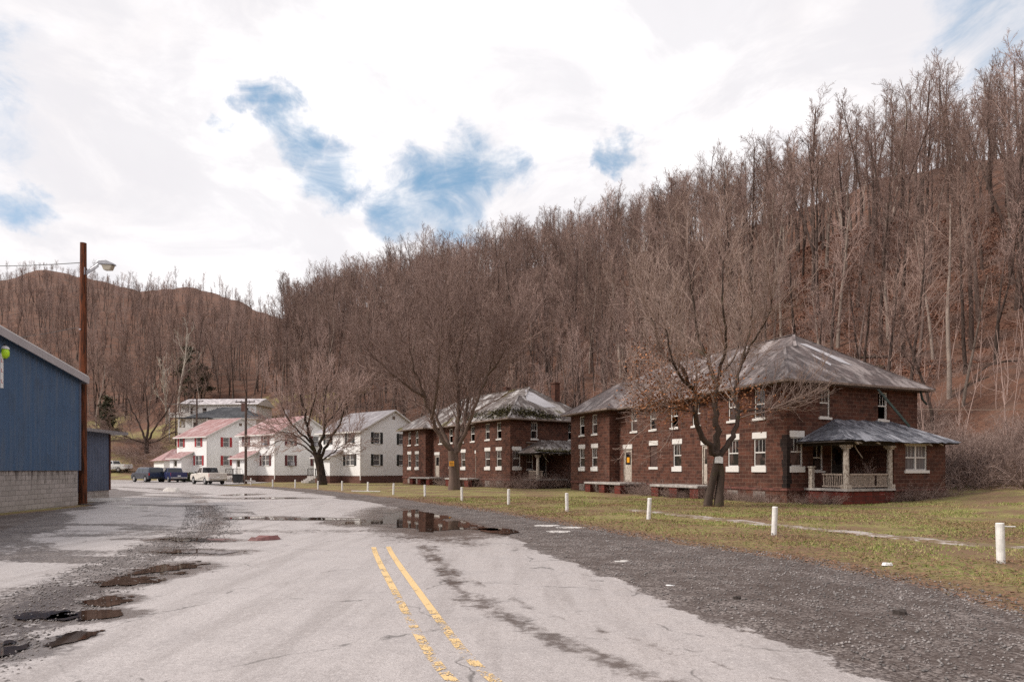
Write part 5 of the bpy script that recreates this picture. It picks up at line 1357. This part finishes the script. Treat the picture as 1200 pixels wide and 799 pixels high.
def gn_scatter(name, items, variants, kind='stuff'):
    """one object: points instancing the tree meshes"""
    me = bpy.data.meshes.new(name); me.from_pydata([(c[0], c[1], c[2]) for c in items], [], [])
    a = me.attributes.new('idx', 'INT', 'POINT'); a.data.foreach_set('value', [c[4] for c in items])
    a = me.attributes.new('scl', 'FLOAT', 'POINT'); a.data.foreach_set('value', [c[3] for c in items])
    a = me.attributes.new('rot', 'FLOAT_VECTOR', 'POINT'); a.data.foreach_set('vector', [q for c in items for q in (c[6], c[7], c[5])])
    o = bpy.data.objects.new(name, me); COL.objects.link(o); o['kind'] = kind
    ng = bpy.data.node_groups.new(name, 'GeometryNodeTree')
    ng.interface.new_socket('Geometry', in_out='INPUT', socket_type='NodeSocketGeometry'); ng.interface.new_socket('Geometry', in_out='OUTPUT', socket_type='NodeSocketGeometry')
    N = ng.nodes; Lk = ng.links; gi = N.new('NodeGroupInput'); go = N.new('NodeGroupOutput'); iop = N.new('GeometryNodeInstanceOnPoints')
    allj = N.new('GeometryNodeJoinGeometry')
    for parts in reversed(variants):
        j = N.new('GeometryNodeJoinGeometry')
        for ob in parts:
            oi = N.new('GeometryNodeObjectInfo'); oi.transform_space = 'ORIGINAL'; oi.inputs['Object'].default_value = ob
            Lk.new(oi.outputs['Geometry'], j.inputs[0])
        gti = N.new('GeometryNodeGeometryToInstance'); Lk.new(j.outputs[0], gti.inputs[0]); Lk.new(gti.outputs[0], allj.inputs[0])
    def at(n_, t): q = N.new('GeometryNodeInputNamedAttribute'); q.data_type = t; q.inputs['Name'].default_value = n_; return q.outputs['Attribute']
    Lk.new(gi.outputs[0], iop.inputs['Points']); Lk.new(allj.outputs[0], iop.inputs['Instance']); iop.inputs['Pick Instance'].default_value = True
    Lk.new(at('idx', 'INT'), iop.inputs['Instance Index'])
    er = N.new('FunctionNodeEulerToRotation'); Lk.new(at('rot', 'FLOAT_VECTOR'), er.inputs[0]); Lk.new(er.outputs[0], iop.inputs['Rotation'])
    Lk.new(at('scl', 'FLOAT'), iop.inputs['Scale']); Lk.new(iop.outputs[0], go.inputs[0])
    md = o.modifiers.new('scatter', 'NODES'); md.node_group = ng
    return o
# real shrubs (one variant each placed individually is uncountable brush: one object)
BV = []
for v in range(4):
    g = random.Random(300 + v); B = MB()
    S = [dict(seg=5, wob=.2, up=-.02, tip=.5, sides=3, n=7, t0=.15, ang=.7, lr=.5, rr=.6, rmin=.007), dict(seg=3, wob=.25, up=.0, tip=.6, sides=3, n=4, t0=.1, ang=.7, lr=.55, rr=.6, rmin=.005), dict(seg=2, wob=.25, up=0, tip=.7, sides=3, n=0, t0=0, ang=.5, lr=.5, rr=.6, rmin=.004)]
    for k in range(16):
        a = g.random() * 6.28; q = g.random() * .7
        grow(B, B, g, Vector((math.cos(a) * q, math.sin(a) * q, -.1)), Vector((math.cos(a) * .7, math.sin(a) * .7, 1)), g.uniform(1.3, 2.5), .016, 0, S)
    BV.append(B)
g = random.Random(12); items = []
def brush(n, f, s0, s1):
    for k in range(n):
        x, y = f(); items.append((x, y, ground_z(x, y) - .05, g.uniform(s0, s1), 0, g.random() * 6.28, g.uniform(-.2, .2), g.uniform(-.2, .2)))
def rib(az0, az1, off0, off1):
    a = R(g.uniform(az0, az1)); row = az_row(a); d = row[0] + g.uniform(off0, off1); return math.sin(a) * d, math.cos(a) * d
brush(150, lambda: rib(31.5, 43, -2.0, 6), .7, 1.5)
brush(170, lambda: rib(8, 33, 0, 12), .7, 1.5)
brush(170, lambda: rib(-18, 8, 0, 16), .7, 1.5)
brush(260, lambda: rib(18, 43, 3, 55), .3, .8)
brush(60, lambda: rib(-38, -20, 3, 22), .7, 1.4)
# against the walls of the brown houses
def along(p, q, w):
    t = g.random(); return lerp(p[0], q[0], t) + g.uniform(-w, w), lerp(p[1], q[1], t) + g.uniform(-w, w)
items_b = items
brush(46, lambda: along((9.0, 40.5), (6.5, 46.0), .5), .25, .5)
brush(26, lambda: along((12.6, 31.6), (10.9, 35.6), .35), .2, .42)
brush(16, lambda: along((11.2, 34.2), (8.6, 40.0), .5), .3, .6)
brush(18, lambda: along((18.0, 30.9), (22.4, 32.6), .35), .3, .65)
brush(40, lambda: along((.8, 53.6), (6.5, 56.6), .5), .4, .85)
brush(24, lambda: along((-1.2, 56.2), (-9.5, 68.0), .8), .4, .7)
brush(12, lambda: along((17.8, 30.6), (21.5, 32.2), .25), .25, .45)
brush(6, lambda: along((10.5, 35.3), (9.0, 38.6), .25), .25, .45)
brush(10, lambda: along((13.0, 30.3), (15.3, 29.6), .3), .2, .4)
brush(16, lambda: along((-.6, 55.2), (3.5, 54.5), .5), .3, .7)
# brush mesh copies joined through one scatter object
for a_, b_, sc__ in ((16.4, 30.6, .5), (17.2, 31.1, .55), (15.9, 30.9, .4), (17.9, 31.2, .4)): items.append((a_, b_, .72, sc__, 0, a_ * 9, .5, .3))
b0 = BV[0].build('undergrowth_shrub', 'brush', None, True, uv=False)
x, y = math.sin(R(35)) * 42, math.cos(R(35)) * 42
b0.location = (x, y, ground_z(x, y)); b0.scale = (1.3,) * 3; tag(b0, 'bare grey-brown bramble bush at the slope foot right of the nearer brown house', 'bush')
bs = [b0]
labs = ['bare twiggy bush on the slope just behind the nearer brown house', 'bare twiggy bush between the two brown houses', 'bare twiggy bush behind the grey-roofed white house']
for v, (px, lab) in enumerate(zip((1115, 655, 480), labs)):
    az = math.atan((px - 600) / F); row = az_row(az); d = row[0] + 2; x, y = math.sin(az) * d, math.cos(az) * d
    o = BV[v + 1].build('undergrowth_shrub', 'brush', None, True, uv=False); o.location = (x, y, ground_z(x, y)); o.scale = (1.2,) * 3; tag(o, lab, 'bush'); bs.append(o)
gi_ = random.Random(4); items = [(c[0], c[1], c[2], c[3], gi_.randrange(4), c[5], c[6], c[7]) for c in items]
gn_scatter('undergrowth', items, [[b] for b in bs])
gn_scatter('distant_woods', rest, [list(p) for p in protos])

# saplings: thin straight stems on the leafy slope (one mass)
g = random.Random(55); SP = MB()
for k in range(620):
    a = R(g.uniform(-18, 43)); row = az_row(a); d = row[0] + 3 + (row[3] - row[0]) * .8 * g.random() ** 1.3
    x, y = math.sin(a) * d, math.cos(a) * d; z = ground_z(x, y); h = g.uniform(3, 8)
    p = [Vector((x, y, z - .2))]; dr = Vector((g.uniform(-.12, .12), g.uniform(-.12, .12), 1)).normalized()
    for i in range(4): dr = (dr + rvec(g) * .05).normalized(); p.append(p[-1] + dr * h / 4)
    SP.tube(p, [.035, .03, .026, .02, .014], 3, False)
    for q in range(6):
        i = g.randrange(1, 4); b = p[i]; dd = (dr + rvec(g) * .6 + UP * .2).normalized(); SP.tube([b, b + dd * h * .12, b + dd * h * .12 + (dd + UP * .6).normalized() * h * .1], [.014, .011, .009], 3, False)
o = SP.build('sapling_thicket', 'twig_g', None, True, uv=False); o['kind'] = 'stuff'

g = random.Random(66)
for k in range(12):
    a = R(g.uniform(24, 41)); row = az_row(a); d = row[0] + g.uniform(4, 26); x, y = math.sin(a) * d, math.cos(a) * d; L = g.uniform(3, 8); th = g.uniform(0, 3.14)
    pp = []
    for q in range(7):
        xx = x + math.cos(th) * L * (q / 6 - .5); yy = y + math.sin(th) * L * (q / 6 - .5); pp.append(Vector((xx - x, yy - y, ground_z(xx, yy) - ground_z(x, y) + .12 + .06 * math.sin(q * 2))))
    lg = MB().tube(pp, [.17 - .015 * q for q in range(7)], 7); 
    o = lg.build('fallen_log', 'bark_h', None, True, uv=False, loc=(x, y, ground_z(x, y))); tag(o, 'dark fallen log lying among the leaves on the steep slope at the right', 'log', 'fallen logs on the slope')
# hero trees -------------------------------------------------------
def wp(px, py, Y): return Vector(((px - 600) / F * Y, Y, EYE + (HOR - py) * Y / F))
def hero(name, base, limbs, S, bark_, twig_, label, seed, trunk_pts, trunk_r):
    """limbs: list of (list of points relative to base, r0, r1)"""
    g = random.Random(seed); T, Cr = MB(), MB()
    for tp, tr in zip(trunk_pts, trunk_r):
        T.tube([Vector(p) - base for p in tp], tr, 12, False)
    for pts_, r0, r1 in limbs:
        P_ = [Vector(p) - base for p in pts_]
        # smooth
        Q = []
        E = [P_[0] * 2 - P_[1]] + P_ + [P_[-1] * 2 - P_[-2]]
        for i in range(1, len(E) - 2):
            for k in range(4):
                t = k / 4; a, b, c, d = E[i - 1:i + 3]
                Q.append(.5 * ((2 * b) + (c - a) * t + (2 * a - 5 * b + 4 * c - d) * t * t + (3 * b - a - 3 * c + d) * t ** 3) + rvec(g) * r0 * .3)
        Q.append(P_[-1])
        rad = [lerp(r0, r1, (i / (len(Q) - 1)) ** .8) for i in range(len(Q))]
        T.tube(Q, rad, 8, False)
        ds = [(Q[min(i + 1, len(Q) - 1)] - Q[max(0, i - 1)]).normalized() for i in range(len(Q))]
        L = sum((Q[i + 1] - Q[i]).length for i in range(len(Q) - 1))
        spawn(T, Cr, g, Q, rad, ds, L, 0, S, 1)
        # leader shoots at the limb's end
        for k in range(3): grow(T, Cr, g, Q[-1], (ds[-1] + rvec(g) * .25 + UP * .2), S[0].get('labs', L * S[0]['lr']) * 1.1, r1 * .8, 1, S, 1)
    root = empty(name, base, 0, label, 'tree')
    T.build('trunk', bark_, root, True, uv=False); Cr.build('crown', twig_, root, True, uv=False)
    return root
# tree before the nearer brown house
Y1 = 28.6; B1 = wp(836, 593.5, Y1); B1.z = 0.0
def h1(px, py, dy=0): return wp(px, py, Y1 + dy)
tp = [[h1(829, 597), h1(831, 580), h1(836, 560), h1(841, 540), h1(842, 530)], [h1(842, 597, -.1), h1(843, 578, -.05), h1(845, 558), h1(843, 542), h1(842, 530)]]
tr_ = [[.22, .17, .16, .165, .165], [.24, .18, .16, .165, .15]]
S1 = [dict(n=16, t0=.28, ang=.75, lr=.5, rr=.42, lt=.3, labs=2.6),
      dict(seg=7, wob=.15, up=.11, tip=.3, sides=5, n=10, t0=.1, ang=.62, lr=.5, rr=.5, rmin=.014),
      dict(seg=5, wob=.17, up=.08, tip=.45, sides=3, n=5, t0=.12, ang=.6, lr=.5, rr=.6, rmin=.0075),
      dict(seg=3, wob=.14, up=.05, tip=.6, sides=3, n=0, t0=.2, ang=.5, lr=.5, rr=.6, rmin=.0052)]
limbs = [([h1(841, 533), h1(824, 512, -.3), h1(815, 485, -.6), h1(812, 455, -.8), h1(795, 428, -1.2), h1(775, 412, -1.6), h1(762, 372, -1.8)], .15, .04),
         ([h1(841, 532), h1(841, 505, .2), h1(838, 475, .4), h1(838, 445, .6), h1(829, 418, .8), h1(818, 392, 1.0), h1(812, 350, .8), h1(806, 305, .6)], .18, .03),
         ([h1(843, 533), h1(858, 512, .4), h1(866, 485, .9), h1(861, 455, 1.4), h1(868, 428, 1.9), h1(878, 395, 2.2), h1(882, 355, 2.2)], .14, .035),
         ([h1(838, 450, .6), h1(848, 420, .1), h1(850, 385, -.6), h1(846, 350, -1.0), h1(848, 305, -1.0)], .09, .03),
         ([h1(812, 455, -.8), h1(800, 445, -1.8), h1(788, 420, -2.6), h1(780, 385, -3.0)], .08, .03),
         ([h1(866, 482, .9), h1(885, 480, 1.5), h1(908, 476, 2.0), h1(930, 470, 2.3)], .05, .02),
         ([h1(815, 483, -.6), h1(795, 480, -.9), h1(776, 476, -1.2)], .05, .02),
         ([h1(829, 418, .8), h1(808, 404, 2.2), h1(792, 380, 3.0), h1(768, 350, 3.4)], .08, .03),
         ([h1(868, 428, 1.9), h1(880, 405, .6), h1(898, 375, -.2), h1(905, 350, -.6)], .07, .03),
         ([h1(838, 445, .6), h1(860, 420, 2.4), h1(872, 380, 3.4)], .07, .03)]
t1 = hero('maple_tree', B1, limbs, S1, 'bark_h', 'twig_h', 'bushy bare tree with a few dead orange leaves, before the nearer brown house', 5, tp, tr_)
# clinging dead leaves
n = 4300
cs = [(785, 458, 1.0, 26, 15, .30), (812, 452, .6, 26, 18, .2), (760, 470, .4, 15, 9, .1), (765, 425, .4, 18, 16, .12), (870, 468, .8, 20, 14, .08), (790, 485, .3, 14, 10, .05)]
xs, ys_, zs = [], [], []
for px, py, w, sx, sy, fr_ in cs:
    m = int(n * fr_); dy = rng.normal(0, 1.0, m) - .6
    xs += list(((px + rng.normal(0, sx, m)) - 600) / F * (Y1 + dy)); ys_ += list(Y1 + dy); zs += list(EYE + (HOR - (py + rng.normal(0, sy, m))) * (Y1 + dy) / F)
V = leaf_quads(np.array(xs) - B1.x, np.array(ys_) - B1.y, np.array(zs) - B1.z, .035 + .04 * rng.random(len(xs)), .9)
lv = mesh_from_np('dead_leaves', V, 4, [[0, 1, 2, 3]], 'leaf_dead', kind=''); del lv['kind']; lv.parent = t1
# white paper on the trunk
tg = empty('tree_notice', h1(842.5, 538.5, -.28), R(6), 'small crumpled white notice nailed to the trunk before the nearer brown house', 'notice')
MB().poly([(-.2, 0, -.14), (.17, -.02, -.16), (.2, .02, .1), (.02, -.03, .16), (-.18, 0, .12)]).poly([(-.18, .012, .12), (.02, -.018, .16), (.2, .032, .1), (.17, -.008, -.16), (-.2, .012, -.14)]).build('sheet', 'paper', tg)
# tree before the farther brown house
Y2 = 50.5; B2 = wp(531, 573.5, Y2); B2.z = 0
def h2(px, py, dy=0): return wp(px, py, Y2 + dy)
tp = [[h2(531, 576), h2(531, 560), h2(530, 545), h2(529, 528)], [h2(537, 575, .2), h2(535, 560, .2), h2(534, 540, .1), h2(533, 528)]]
tr_ = [[.46, .32, .29, .27], [.3, .25, .24, .22]]
S2 = [dict(n=20, t0=.22, ang=.6, lr=.5, rr=.36, lt=.25, labs=4.3),
      dict(seg=8, wob=.15, up=.07, tip=.28, sides=5, n=10, t0=.1, ang=.62, lr=.42, rr=.5, rmin=.022),
      dict(seg=5, wob=.17, up=.05, tip=.45, sides=3, n=5, t0=.12, ang=.6, lr=.5, rr=.6, rmin=.012),
      dict(seg=3, wob=.14, up=.03, tip=.6, sides=3, n=0, t0=.2, ang=.5, lr=.5, rr=.6, rmin=.0085)]
limbs = [([h2(529, 530), h2(516, 512, -.4), h2(506, 490, -.9), h2(497, 465, -1.4), h2(488, 440, -2.0), h2(480, 410, -2.4)], .2, .07),
         ([h2(529, 528), h2(519, 505, .5), h2(507, 482, 1.1), h2(494, 462, 1.6), h2(476, 442, 2.2), h2(458, 420, 2.8)], .17, .05),
         ([h2(533, 530), h2(536, 505, .2), h2(537, 480, .2), h2(536, 450, .2), h2(533, 428, .2)], .19, .15),
         ([h2(535, 530), h2(545, 508, -.3), h2(554, 485, -.8), h2(562, 462, -1.2), h2(571, 440, -1.6), h2(578, 412, -2.0)], .18, .06),
         ([h2(537, 528), h2(543, 500, .8), h2(548, 470, 1.6), h2(552, 440, 2.2), h2(560, 400, 2.8), h2(563, 365, 3.2)], .18, .05),
         ([h2(497, 465, -1.4), h2(482, 455, -2.4), h2(462, 440, -3.4), h2(440, 420, -4.2)], .12, .04),
         ([h2(571, 440, -1.6), h2(584, 424, -2.6), h2(596, 400, -3.4)], .11, .04),
         ([h2(506, 490, -.9), h2(512, 455, -2.6), h2(515, 415, -3.6), h2(518, 370, -4.2)], .13, .04),
         ([h2(476, 442, 2.2), h2(484, 410, 3.4), h2(492, 370, 4.4), h2(498, 330, 4.8)], .11, .035),
         ([h2(548, 470, 1.6), h2(570, 440, 3.4), h2(590, 405, 4.4)], .1, .035),
         ([h2(533, 430, .2), h2(526, 400, 0), h2(522, 360, .3)], .08, .03), ([h2(534, 430, .2), h2(542, 400, -.4), h2(546, 355, -.6)], .08, .03)]
t2 = hero('maple_tree', B2, limbs, S2, 'bark_h2', 'twig_g', 'largest bare spreading tree with a yellow sign on its trunk, before the mossy-roofed brown house', 8, tp, tr_)
ys = empty('tree_sign', h2(529.3, 543, -.47), 0, 'small orange-yellow sign on the trunk of the largest roadside tree', 'sign')
MB().box(-.19, .19, -.02, .0, -.19, .19).build('sign_plate', 'yellow', ys); s_ = MB()
for zz in (.08, 0, -.08): s_.box(-.13, .13, -.026, -.021, zz - .015, zz + .012)
s_.build('lettering', 'ink', ys)
# tree before the white houses
Y3 = 66.0; B3 = wp(377, 566, Y3); B3.z = 0
def h3(px, py, dy=0): return wp(px, py, Y3 + dy)
tp = [[h3(377, 568), h3(376, 555), h3(373, 540), h3(371, 532)], [h3(379, 568), h3(378, 555, .1), h3(376, 542, .1), h3(374, 532)]]
tr_ = [[.5, .38, .34, .32], [.4, .3, .27, .25]]
S3 = [dict(n=13, t0=.2, ang=.65, lr=.5, rr=.36, lt=.25, labs=2.7),
      dict(seg=6, wob=.10, up=.05, tip=.28, sides=5, n=10, t0=.12, ang=.5, lr=.5, rr=.5, rmin=.022),
      dict(seg=4, wob=.12, up=.03, tip=.45, sides=3, n=5, t0=.12, ang=.5, lr=.5, rr=.6, rmin=.014),
      dict(seg=3, wob=.14, up=.0, tip=.6, sides=3, n=0, t0=.2, ang=.5, lr=.5, rr=.6, rmin=.010)]
limbs = [([h3(371, 534), h3(365, 518, -.4), h3(360, 500, -.8), h3(357, 482, -1.2), h3(352, 462, -1.5)], .22, .06),
         ([h3(373, 534), h3(377, 515, .4), h3(381, 498, .8), h3(380, 475, 1.2), h3(384, 450, 1.5)], .22, .06),
         ([h3(376, 535), h3(385, 518, -.5), h3(393, 505, -1.0), h3(401, 490, -1.5), h3(406, 472, -2.0)], .18, .05),
         ([h3(371, 536), h3(358, 524, .8), h3(345, 518, 1.6), h3(330, 516, 2.2), h3(316, 522, 2.5)], .12, .035),
         ([h3(376, 540), h3(388, 532, .8), h3(398, 524, 1.4), h3(408, 518, 1.8)], .1, .03),
         ([h3(365, 518, -.4), h3(350, 505, -1.5), h3(337, 490, -2.4), h3(328, 470, -3.0)], .12, .035),
         ([h3(369, 530), h3(355, 515, -1.0), h3(342, 508, -1.8), h3(328, 506, -2.4)], .1, .03),
         ([h3(381, 498, .8), h3(396, 480, 2.2), h3(408, 462, 3.0), h3(420, 455, 3.4)], .1, .03),
         ([h3(360, 500, -.8), h3(368, 470, -2.0), h3(372, 445, -2.6)], .1, .03)]
hero('maple_tree', B3, limbs, S3, 'bark_h', 'twig_g', 'low spreading bare tree before the maroon-shuttered white house', 11, tp, tr_)
# tree on the grass slope beyond the trucks
Y4 = 118.0; B4 = wp(172, 534, Y4); B4.z = ground_z(B4.x, B4.y)
def h4_(px, py, dy=0): return wp(px, py, Y4 + dy) + Vector((0, 0, B4.z - wp(172, 534, Y4).z))
limbs = [([h4_(171, 520), h4_(163, 500, 1), h4_(153, 480, 2), h4_(147, 458, 2)], .22, .06), ([h4_(172, 520), h4_(173, 495), h4_(171, 468), h4_(170, 445)], .25, .06),
         ([h4_(173, 520), h4_(183, 503, -1), h4_(196, 485, -2), h4_(204, 465, -2)], .22, .06), ([h4_(172, 524), h4_(155, 518, -1), h4_(140, 512, -2), h4_(128, 512, -2)], .14, .04), ([h4_(172, 524), h4_(188, 518, 1), h4_(203, 510, 2), h4_(214, 512, 2)], .14, .04)]
S4 = [dict(S3[0], labs=5.0, n=18), dict(S3[1], rmin=.035), dict(S3[2], rmin=.024), dict(S3[3], rmin=.017)]
hero('maple_tree', B4, limbs, S4, 'bark_f', 'twig_g', 'wide bare tree on the grassy slope beyond the parked trucks', 13, [[h4_(172, 538), h4_(172, 528), h4_(172, 519)]], [[.5, .38, .34]])
# white sycamores
def syc(px, Y, h, seed, label, spread):
    g = random.Random(seed); x = (px - 600) / F * Y; z = ground_z(x, Y); T, Cr = MB(), MB()
    S = [dict(seg=9, wob=.04, up=.03, tip=.2, sides=7, n=12, t0=.3, ang=.7, lr=.34, rr=.5, lt=.5, rmin=.05), dict(seg=6, wob=.13, up=.10, tip=.3, sides=4, n=6, t0=.25, ang=.6, lr=.45, rr=.5, rmin=.045),
         dict(seg=3, wob=.15, up=.05, tip=.5, sides=3, n=3, t0=.2, ang=.6, lr=.5, rr=.5, rmin=.03), dict(seg=2, wob=.15, up=.05, tip=.5, sides=3, n=0, t0=.2, ang=.6, lr=.5, rr=.5, rmin=.02)]
    grow(T, Cr, g, Vector((0, 0, -.5)), Vector((spread, 0, 1)), h, .32, 0, S)
    r = empty('sycamore_tree', (x, Y, z), 0, label, 'tree'); T.build('trunk', 'bark_white', r, True, uv=False); Cr.build('crown', 'bark_white', r, True, uv=False)
syc(209, 146, 20, 3, 'tall white-barked bare tree behind the highest hillside house, the taller of two', 0.0)
syc(196, 140, 14, 6, 'shorter white-barked bare tree left of the taller white one', -.05)
# evergreens
def ever(px, Y, h, rad, seed, label):
    x = (px - 600) / F * Y; z = ground_z(x, Y); r = empty('evergreen_tree', (x, Y, z), 0, label, 'tree')
    MB().tube([Vector((0, 0, -.5)), Vector((0, 0, h * .5)), Vector((0, 0, h * .95))], [.25, .16, .04], 7).build('trunk', 'bark_f', r)
    g_ = np.random.default_rng(seed); n = 3600; nb = 40
    t = g_.random(nb); bz_ = h * (.18 + .78 * t); br = rad * (1 - t * .75) * g_.uniform(.5, 1.15, nb); ba = g_.random(nb) * 6.283
    k = g_.integers(0, nb, n); f = g_.random(n) ** .6
    X = np.cos(ba[k]) * br[k] * f + g_.normal(0, .38, n); Yq = np.sin(ba[k]) * br[k] * f + g_.normal(0, .38, n); Z = bz_[k] - .15 * br[k] * f + g_.normal(0, .28, n)
    V = leaf_quads(X, Yq, Z, .10 + .12 * g_.random(n), 1.2); o = mesh_from_np('crown', V, 4, [[0, 1, 2, 3]], 'leaf_ever', kind=''); del o['kind']; o.parent = r
ever(221, 150, 14, 5.0, 1, 'dark evergreen tree behind the two white-barked trees')
ever(236, 154, 9, 3.6, 2, 'smaller dark evergreen tree right of the white-barked trees')
ever(127, 125, 9, 2.4, 3, 'small dark evergreen at the left side of the wide bare tree')
# bushes by the white houses
def bush(px, Y, w, h, seed, label):
    x = (px - 600) / F * Y; r = empty('bush', (x, Y, ground_z(x, Y)), 0, label, 'bush'); g_ = np.random.default_rng(seed); n = 2600
    d = g_.normal(0, 1, (n, 3)); d /= np.linalg.norm(d, axis=1)[:, None]; q = g_.random(n) ** .4
    V = leaf_quads(d[:, 0] * w * q, d[:, 1] * w * .7 * q, np.abs(d[:, 2]) * h * q + .05, .05 + .05 * g_.random(n), 1.2)
    o = mesh_from_np('foliage', V, 4, [[0, 1, 2, 3]], 'leaf_bush', kind=''); del o['kind']; o.parent = r
    st = MB(); gg = random.Random(seed)
    for k in range(7): st.tube([Vector((0, 0, -.1)), Vector((gg.uniform(-w, w) * .6, gg.uniform(-w, w) * .4, h * .8))], [.02, .01], 4)
    st.build('stem', 'bark_f', r, uv=False)
bush(223, 84.5, 1.3, 1.2, 1, 'rounded green bush behind the champagne pickup'); bush(232, 84.5, 1.1, 1.1, 2, 'rounded green bush right of the other one at the red-shuttered house')

# ------------------------------------------------------------------ world, sun, camera
w = bpy.data.worlds.new('World'); sc.world = w; w.use_nodes = True; t = NT(w.node_tree)
SUN_EL, SUN_AZ = 40.0, -100.0      # azimuth from +Y, clockwise positive
sky = t.n('ShaderNodeTexSky', sky_type='NISHITA'); sky.sun_disc = False; sky.sun_elevation = R(SUN_EL); sky.sun_rotation = R(SUN_AZ); sky.altitude = 300; sky.air_density = 1.0; sky.dust_density = 0.6
co = t.n('ShaderNodeTexCoord').outputs['Generated']
wv = t.n('ShaderNodeTexNoise', {'Vector': co, 'Scale': 7.0, 'Detail': 6, 'Roughness': .62})
off = t.n('ShaderNodeVectorMath', {0: wv.outputs['Color'], 1: (.5, .5, .5)}, operation='SUBTRACT')
off2 = t.n('ShaderNodeVectorMath', {0: off.outputs[0], 'Scale': .15}, operation='SCALE')
dirw = t.n('ShaderNodeVectorMath', {0: co, 1: off2.outputs[0]}, operation='ADD').outputs[0]
def dvec(px, py): v = Vector(((px - 600) / F, 1, (HOR - py) / F)).normalized(); return tuple(v)
gap = None
for px, py, r_, k_ in ((300, 108, .030, 1), (325, 135, .034, 1), (352, 165, .036, 1), (385, 200, .045, 1), (270, 150, .02, .5), (455, 235, .05, 1), (500, 215, .06, 1.1), (545, 205, .062, 1.1), (585, 215, .05, 1), (520, 255, .05, 1.0), (455, 265, .04, .9), (560, 250, .05, .9), (694, 180, .020, .9), (712, 174, .024, 1), (731, 168, .024, 1), (750, 163, .020, 1), (20, 238, .03, .75), (1195, 20, .075, .8), (-150, 60, .12, .8), (1500, 100, .15, .7)):
    ds_ = t.n('ShaderNodeVectorMath', {0: dirw, 1: dvec(px, py)}, operation='DISTANCE').outputs['Value']
    m = t.ramp(ds_, r_ * 1.45, r_ * .35, 0, k_)
    gap = m if gap is None else t.math('MAXIMUM', gap, m)
nd = t.noise(t.scale(co, (1, 1, 1.9)), 11.0, 9, .64, .6); nl = t.noise(co, 2.4, 6, .55, .3)
mask = t.ramp(t.math('ADD', gap, t.math('MULTIPLY', t.math('SUBTRACT', nd, .5), 1.9)), .04, 1.5)
mask = t.math('MULTIPLY', mask, t.ramp(gap, .02, .3), clamp=True)
cl1 = t.mix(t.ramp(nl, .40, .62), (8.6, 8.3, 8.4), (10.6, 10.35, 10.35))
cl2 = t.mix(t.ramp(t.noise(t.scale(co, (1, 1, 2.2)), 4.5, 7, .6, .5), .40, .60, .75, 0), cl1, (7.6, 7.45, 7.75))
blue = t.mix(.45, sky.outputs[0], (3.0, 5.6, 8.0))
cl3 = t.mix(t.math('MULTIPLY', t.ramp(gap, .02, .5), t.ramp(nd, .42, .62)), cl2, (7.4, 7.5, 8.1))
colr = t.mix(mask, cl3, blue)
bg = t.n('ShaderNodeBackground', {'Color': colr, 'Strength': 0.1}); t.n('ShaderNodeOutputWorld', {'Surface': bg.outputs[0]})

sl = bpy.data.lights.new('sun', 'SUN'); sl.energy = 3.1; sl.angle = R(10); sl.color = (1, .93, .84)
so = bpy.data.objects.new('sun', sl); COL.objects.link(so)
dv = Vector((math.sin(R(SUN_AZ)) * math.cos(R(SUN_EL)), math.cos(R(SUN_AZ)) * math.cos(R(SUN_EL)), math.sin(R(SUN_EL))))
so.rotation_euler = dv.to_track_quat('Z', 'Y').to_euler(); so.location = (0, 0, 60)

cam = bpy.data.cameras.new('camera'); cam.sensor_width = 36; cam.lens = F / 1200 * 36; cam.shift_y = (HOR - 399.5) / 1200; cam.clip_end = 5000; cam.clip_start = .1
coo = bpy.data.objects.new('camera', cam); COL.objects.link(coo); coo.location = (0, 0, EYE); coo.rotation_euler = (R(90), 0, 0); sc.camera = coo
vs = sc.view_settings; vs.view_transform = 'Standard'; vs.look = 'None'; vs.exposure = 0.18; vs.gamma = 1.0; vs.use_curve_mapping = False
sc.cycles.max_bounces = 5; sc.cycles.diffuse_bounces = 2; sc.cycles.glossy_bounces = 3; sc.cycles.transparent_max_bounces = 6
sc.cycles.use_denoising = False; sc.cycles.denoiser = 'OPENIMAGEDENOISE'; sc.cycles.denoising_input_passes = 'RGB_ALBEDO_NORMAL'; sc.cycles.denoising_prefilter = 'ACCURATE'
sc.cycles.sample_clamp_indirect = 1.5; sc.cycles.sample_clamp_direct = 4.0; sc.cycles.caustics_reflective = False; sc.cycles.caustics_refractive = False
